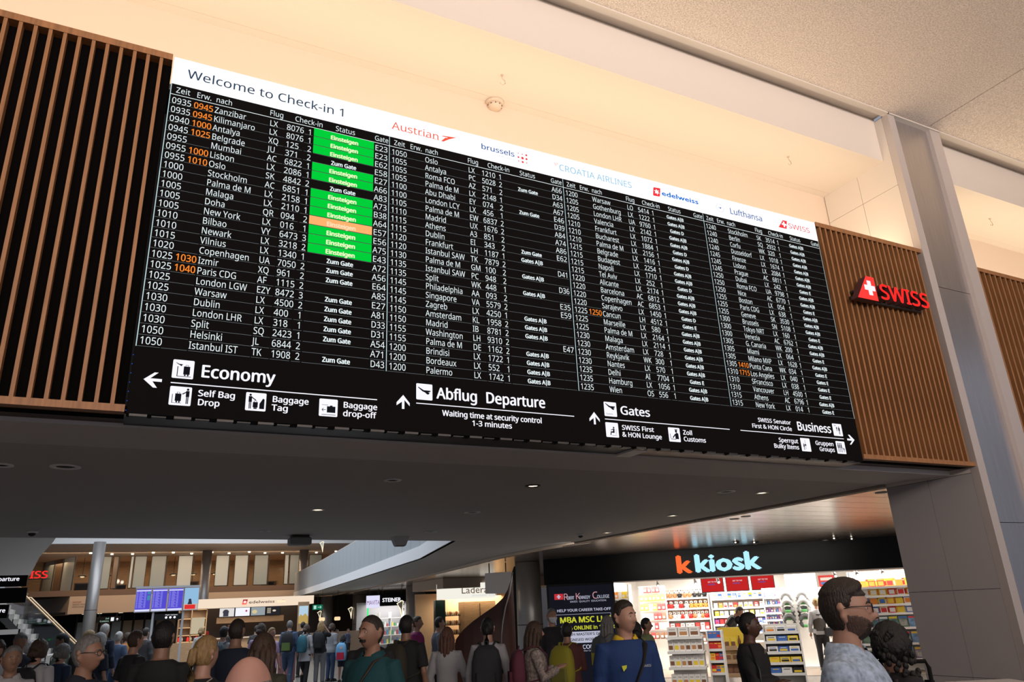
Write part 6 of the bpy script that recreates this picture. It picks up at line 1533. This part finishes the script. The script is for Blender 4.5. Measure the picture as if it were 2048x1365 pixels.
# --- second row, left
def P2(loc, h, face, label, **k): return person(loc, h, face, label, **k)
P2((-.74, 10.98), 1.65, 178, 'person in white shirt wearing a black dotted backpack', hair=('bob', 'brown'), top=WT, bottom=DP)
backpack((-.74, 10.98), 1.65, 178, 'black backpack with tiny dots worn over a white shirt', (.012, .010, .014), 'dotted', ('dots', (.03, .02, .03)), 1.1)
P2((-1.09, 13.96), 1.62, 172, 'white-haired person in dark patterned top near the stairs', hair=('white', 'white'), top=('t', 'dark_print', (.03, .035, .06)), bottom=DP, pat=.6)
P2((-1.10, 12.95), 1.74, 35, 'man in navy shirt looking down at the left of the photo', skin='tan', hair=('short', 'grey'), top=('t', 'navy', (.010, .016, .035)), bottom=DP, tilt=18)
P2((-1.26, 11.94), 1.66, 60, 'brown-haired woman in white blouse cut by the left edge', hair=('bob', 'brown'), top=WT, bottom=DP, fem=True, arms=('phone', 'phone'), tilt=15)
P2((-.67, 14.99), 1.70, -70, 'dark-haired man in pale green shirt bending over a sheet of paper', skin='tan', hair=('short', 'black'), top=('shirt', 'pale_green', (.30, .38, .32)), bottom=DP, arms=('phone', 'phone'), tilt=24)
c = MB(); c.box(-.11, .11, -.003, .003, 0, .15)
o = inst('paper_sheet', c.mesh('paper_sheet', mat('paper_white', (.8, .82, .85), .7)), on_body((.0, -.36, 1.24), (-.67, 14.99), 1.70, -70), R(20), None, 'white sheet of paper held by the man in pale green', 'paper'); o.rotation_euler = (R(50), 0, R(20))
backpack((-.67, 14.99), 1.70, -70, 'dark backpack on the man in pale green shirt', (.02, .022, .02), 'charcoal')
P2((-.58, 12.99), 1.56, 160, 'woman in a dark blue dress left of the grey-haired man with glasses', hair=('bob', 'grey'), top=('dress', 'deep_blue', (.012, .025, .06)), bottom=DP, fem=True)
P2((-.12, 19.0), 1.83, 175, 'tall white-haired man in navy carrying a khaki backpack', hair=('short', 'white'), top=('shirt', 'navy', (.010, .02, .05)), bottom=JN)
backpack((-.12, 19.0), 1.83, 175, 'khaki backpack of the tall white-haired man', (.11, .09, .055), 'khaki', None, 1.25)
P2((-.36, 17.0), 1.72, 150, 'white-haired woman in pale clothes left of the tall man', hair=('white', 'blonde'), top=('t', 'pale_pink', (.45, .38, .36)), bottom=GP, fem=True)
P2((-.15, 14.0), 1.68, 160, 'short white-haired woman with a cream tote bag and navy top', hair=('white', 'white'), top=('t', 'navy', (.012, .022, .05)), bottom=('pants', 'cream', (.5, .48, .45)), fem=True)
tl = on_body((.22, .05, .95), (-.15, 14.0), 1.68, 160)
t = thing('tote_bag', 'cream cloth tote bag hanging from the white-haired woman', 'bag', (tl[0], tl[1], .62), R(-30))
c = MB(); c.loft([[(x * .19 * q, y * .05, z) for x, y in ((-1, -1), (1, -1), (1, 1), (-1, 1))] for z, q in ((0, .85), (.03, .95), (.40, 1), (.42, .98))]); c.build('bag_body', cloth_m('tote_cream', (.55, .50, .45)), t, local=True)
c = MB(); c.tube([(-.10, 0, .41), (-.07, 0, .66), (0, 0, .80), (.07, 0, .66), (.10, 0, .41)], .008, 6); c.build('strap', cloth_m('tote_cream', (.55, .50, .45)), t, local=True)
P2((.17, 20.0), 1.66, 178, 'woman with blonde-white bun in a denim jacket', hair=('bun', 'white'), top=('jacket', 'denim_light', (.07, .11, .20)), bottom=JN, fem=True)
P2((.28, 11.0), 1.70, 150, 'woman in black top with grey trousers and white bag strap', hair=('short', 'brown'), top=('t', 'black', BK), bottom=GP, fem=True, vx=.0125)
P2((.41, 24.0), 1.60, 100, 'person in an orange top far behind the black-clad woman', hair=('bob', 'brown'), top=('shirt', 'orange', (.45, .16, .02)), bottom=DP, fem=True)
P2((.78, 21.99), 1.71, 170, 'man in a grey sweater beside the pole of the blue screens', hair=('short', 'dark'), top=('shirt', 'dim_grey', (.06, .06, .065)), bottom=DP)
P2((1.90, 15.89), 1.68, 178, 'person in white top with a grey backpack right of the blonde woman', hair=('short', 'black'), top=('t', 'white', (.38, .38, .40)), bottom=JN)
backpack((1.90, 15.89), 1.68, 178, 'grey-blue backpack beside the cafe advert', (.08, .11, .14), 'greyblue')
P2((2.72, 16.78), 1.69, 176, 'woman in lilac t-shirt behind the long-haired woman', hair=('bob', 'brown'), top=('t', 'lilac', (.42, .30, .50)), bottom=DP, fem=True)
P2((3.10, 17.74), 1.60, 60, 'girl in lilac top beside the woman in lilac', hair=('pony', 'blonde'), top=('t', 'lilac', (.42, .30, .50)), bottom=DP, fem=True)
P2((2.6, 27.5), 1.62, 178, 'person in a cream jacket at the cafe counter', hair=('bob', 'blonde'), top=('shirt', 'cream', (.45, .38, .30)), bottom=DP, fem=True)
P2((3.31, 26.8), 1.60, 120, 'small dark figure queueing left of the cafe counter', hair=('short', 'dark'), top=('t', 'black', BK), bottom=DP)
# --- group in the middle distance with visible legs
P2((4.52, 23.06), 1.72, 182, 'grey-haired man in checked blue shirt and jeans', hair=('short', 'grey'), top=('shirt', 'blue_check', (.06, .09, .17)), bottom=JN, walk=.12, pat=.5)
backpack((4.52, 23.06), 1.72, 182, 'black backpack with lime piping on the man in checked shirt', (.012, .013, .015), 'black', ('limeline', (.10, .16, .04)), 1.15)
P2((4.97, 22.97), 1.59, 165, 'woman in white t-shirt and black leggings with a teal backpack', hair=('bob', 'brown'), top=('long', 'white', (.50, .50, .53)), bottom=DP, fem=True, arms=('up', 'down'), walk=.08)
backpack((4.97, 22.97), 1.59, 165, 'teal backpack of the woman in black leggings', (.02, .11, .15), 'tealbag', None, 1.1)
P2((5.37, 22.88), 1.67, 182, 'woman with wavy blonde hair in black top and grey leggings', hair=('long', 'blonde'), top=('t', 'black', BK), bottom=GP, fem=True, arms=('down', 'up'))
backpack((5.37, 22.88), 1.67, 182, 'black backpack of the woman in grey leggings', (.010, .010, .012), 'black')
P2((5.90, 23.78), 1.58, 150, 'person in pale grey hooded sweater and jeans', hair=('bob', 'brown'), top=('jacket', 'pale_grey', (.28, .29, .31)), bottom=JN)
P2((6.10, 23.21), 1.27, 178, 'child with dark hair behind a light blue and red backpack', hair=('long', 'black'), top=('t', 'black', BK), bottom=('shorts', 'navy', (.01, .02, .04)))
backpack((6.10, 23.21), 1.27, 178, 'light blue and red school backpack on the child', (.16, .38, .62), 'skyblue', ('red', (.55, .02, .06)), 1.45, True)
P2((5.60, 26.4), 1.66, 178, 'dark-clad man between the checked-shirt man and the blonde', hair=('short', 'black'), top=('t', 'black', BK), bottom=DP)
P2((4.02, 25.6), 1.62, 170, 'slim dark-clad person left of the checked-shirt man', hair=('short', 'dark'), top=('t', 'dim_grey', (.05, .05, .055)), bottom=DP, walk=.1)
t = thing('suitcase', 'dusty pink suitcase beside the man in checked shirt', 'suitcase', (4.72, 24.2, 0), R(-20))
c = MB(); c.cbox(-.24, .24, -.13, .13, .05, .98, .05); c.build('shell', mat('case_pink', (.22, .10, .11), .45), t, local=True)
c = MB(); c.tube([(-.1, 0, .98), (-.1, 0, 1.12), (.1, 0, 1.12), (.1, 0, .98)], .012, 6); c.build('handle', M_DARKMETAL, t, local=True)
for x in (-.2, .2): c = MB(); c.lathe([(.03, 0), (.03, .05)], (x, 0, 0), 10); c.build('wheel', M_BLACKM, t, local=True)
for i, (x, y, hc) in enumerate(((8.4, 36.6, 'dark'), (8.9, 36.9, 'brown'), (9.35, 36.7, 'black'), (9.8, 36.4, 'ginger'))):
    P2((x, y), 1.24, 178 - 40 * i, ['dark-haired', 'brown-haired', 'black-haired', 'ginger-haired'][i] + ' guest at the cafe partition', hair=('short', hc), top=('t', 'guest%d' % i, [(.2, .05, .04), (.05, .05, .06), (.25, .2, .18), (.1, .12, .2)][i]), bottom=DP, vx=.022)
for i, (x, y) in enumerate(((4.2, 43.0), (5.4, 43.1), (6.9, 43.0))):
    P2((x, y), 1.68, 10, ['leftmost', 'middle', 'right-hand'][i] + ' cafe worker in a red cap behind the counter', hair=('short', 'dark'), top=('t', ['red_uniform', 'black', 'cream'][i], [(.35, .03, .02), BK, (.5, .4, .3)][i]), bottom=DP, vx=.022)
# --- middle
P2((3.11, 8.98), 1.73, 168, 'man in black t-shirt with dark curly hair near the STEINER sign', skin='tan', hair=('curly' if 0 else 'short', 'black'), top=('t', 'black', BK), bottom=DP, vx=.0125)
backpack((3.11, 8.98), 1.73, 150, 'olive-brown backpack on the man in black t-shirt', (.040, .034, .022), 'olivebag', None, 1.1)
P2((5.10, 14.11), 1.70, 80, 'woman in a magenta top with hair tied up, in profile', hair=('bun', 'brown'), top=('t', 'magenta', (.22, .02, .12)), bottom=DP, fem=True)
P2((5.48, 13.96), 1.67, 110, 'woman in a grey scarf and jacket below the chocolatier sign', hair=('short', 'dark'), top=('jacket', 'steel_grey', (.12, .14, .17)), bottom=DP, fem=True)
P2((3.74, 9.27), 1.57, 172, 'woman with long dark red hair in a white dress', hair=('long', 'ginger'), top=('dress', 'white', (.42, .42, .44)), bottom=GP, fem=True, vx=.0125, arms=('down', 'out'))
P2((4.00, 8.61), 1.66, 176, 'woman in white blouse with black ponytail and dark backpack', hair=('pony', 'black'), top=('shirt', 'white', (.38, .38, .40)), bottom=DP, fem=True, vx=.0125)
backpack((4.00, 8.61), 1.66, 176, 'dark grey backpack of the woman in white blouse', (.022, .024, .028), 'darkgrey', None, 1.25)
P2((4.25, 7.93), 1.60, 100, 'woman with long curly brown hair in a beige printed blouse', hair=('long', 'brown'), top=('shirt', 'beige_print', (.24, .20, .18)), bottom=DP, fem=True, vx=.0125, arms=('phone', 'phone'), pat=.6)
backpack((4.25, 7.93), 1.60, 100, 'dark pink backpack of the curly-haired woman', (.10, .02, .04), 'plum')
P2((6.41, 11.31), 1.73, 20, 'grey-haired man with white face mask in a dark jacket', hair=('short', 'grey'), top=('jacket', 'black', BK), bottom=GP, mask=True, vx=.0125)
P2((5.34, 9.04), 1.55, 165, 'person in dark red shirt with a bright yellow-green backpack', skin='tan', hair=('short', 'black'), top=('shirt', 'dark_red', (.07, .018, .018)), bottom=GP, arms=('phone', 'phone'))
backpack((5.34, 9.04), 1.55, 150, 'tall yellow-green hiking backpack', (.26, .24, .02), 'lime', ('limedark', (.16, .15, .03)), 1.25)
P2((6.62, 10.01), 1.59, 130, 'woman with loose grey hair in grey clothes before the poster screen', hair=('long', 'grey'), top=('jacket', 'mid_grey', (.13, .14, .14)), bottom=GP, fem=True)
backpack((6.62, 10.01), 1.59, 130, 'grey backpack with yellow corner on the grey-haired woman', (.06, .065, .07), 'greybag', ('yellowcorner', (.35, .30, .02)))
P2((7.68, 10.49), 1.52, 60, 'young person with short black hair in a pale green shirt', skin='tan', hair=('short', 'black'), top=('shirt', 'moss', (.20, .24, .12)), bottom=DP, turn=20)
P2((5.8, 8.15), 1.53, 175, 'dark-haired head just behind the man in the blue jacket', skin='tan', hair=('bob', 'black'), top=('t', 'black', BK), bottom=DP)
# kiosk staff and customers
kp = kw(4.35, .9)
P2((kp.x, kp.y), 1.72, 70, 'bearded man in black bending down inside the kiosk', skin='tan', hair=('short', 'dark'), top=('t', 'black', BK), bottom=DP, lean=38, arms=('bend', 'down'))
kp = kw(6.62, 1.6)
P = P2((kp.x, kp.y), 1.68, 165, 'blonde woman in grey waistcoat and white blouse inside the kiosk', hair=('bun', 'blonde'), top=('shirt', 'white', (.60, .60, .62)), bottom=DP, fem=True, vx=.0125)
c = MB(); c.loft([[(rx * math.cos(a), ry * math.sin(a) - .003, z) for a in [2 * PI * j / 20 for j in range(20)]] for z, rx, ry in ((.95, .182, .142), (1.05, .155, .128), (1.2, .155, .134), (1.36, .165, .142))], caps=False); c.build('waistcoat', mat('cloth_brown_grey', (.05, .042, .038), .8), P, True, local=True)
hb_ = on_body((-.25, .08, .8), (kp.x, kp.y), 1.68, 165)
t = thing('handbag', 'dark handbag at the hip of the blonde woman in the kiosk', 'bag', (hb_[0], hb_[1], .78), R(-30))
c = MB(); c.cbox(-.16, .16, -.06, .06, 0, .22, .02); c.build('bag_body', mat('bag_leather', (.012, .012, .016), .45), t, local=True)
c = MB(); c.tube([(-.13, 0, .2), (-.05, 0, .5), (.05, 0, .5), (.13, 0, .2)], .008, 6); c.build('strap', _M['bag_leather'], t, local=True)
kp = kw(6.45, 4.4)
P2((kp.x, kp.y), 1.78, 10, 'bald shop assistant in black at the back of the kiosk', hair=('thin', 'grey'), top=('t', 'black', BK), bottom=DP)
# suitcases and bin at the lower right
t = thing('suitcase', 'tall black suitcase with pulled-out handle right of the bearded man', 'suitcase', (5.0, 3.75, 0), R(-40))
c = MB(); c.cbox(-.22, .22, -.13, .13, .05, .72, .04); c.build('shell', mat('case_black', (.010, .010, .011), .5), t, local=True)
c = MB(); c.tube([(-.065, 0, .72), (-.075, 0, 1.25), (-.06, 0, 1.29), (.06, 0, 1.29), (.075, 0, 1.25), (.065, 0, .72)], .014, 8); c.build('handle', M_BLACKM, t, local=True)
for x in (-.18, .18): c = MB(); c.lathe([(.03, 0), (.03, .05)], (x, 0, 0), 10); c.build('wheel', M_BLACKM, t, local=True)
t = thing('travel_bag', 'black travel bag with raised handle left of the light blue shirt', 'bag', (3.83, 3.72, 0), R(-30))
c = MB(); c.cbox(-.25, .25, -.15, .15, 0, 1.14, .06); c.build('bag_body', _M['case_black'], t, local=True)
c = MB(); c.tube([(-.12, 0, 1.13), (-.08, 0, 1.20), (.08, 0, 1.20), (.12, 0, 1.13)], .018, 8); c.build('handle', M_BLACKM, t, local=True)
t = thing('litter_bin', 'grey topped bin standing before the pale clad wall', 'bin', (6.9, 4.5, 0), R(-27.6))
c = MB(); c.cbox(-.30, .30, -.2, .2, 0, .92, .02); c.build('body', M_DARKMETAL, t, local=True)
c = MB(); c.cbox(-.31, .31, -.21, .21, .92, .97, .015); c.build('lid', M_SLAB2, t, local=True)
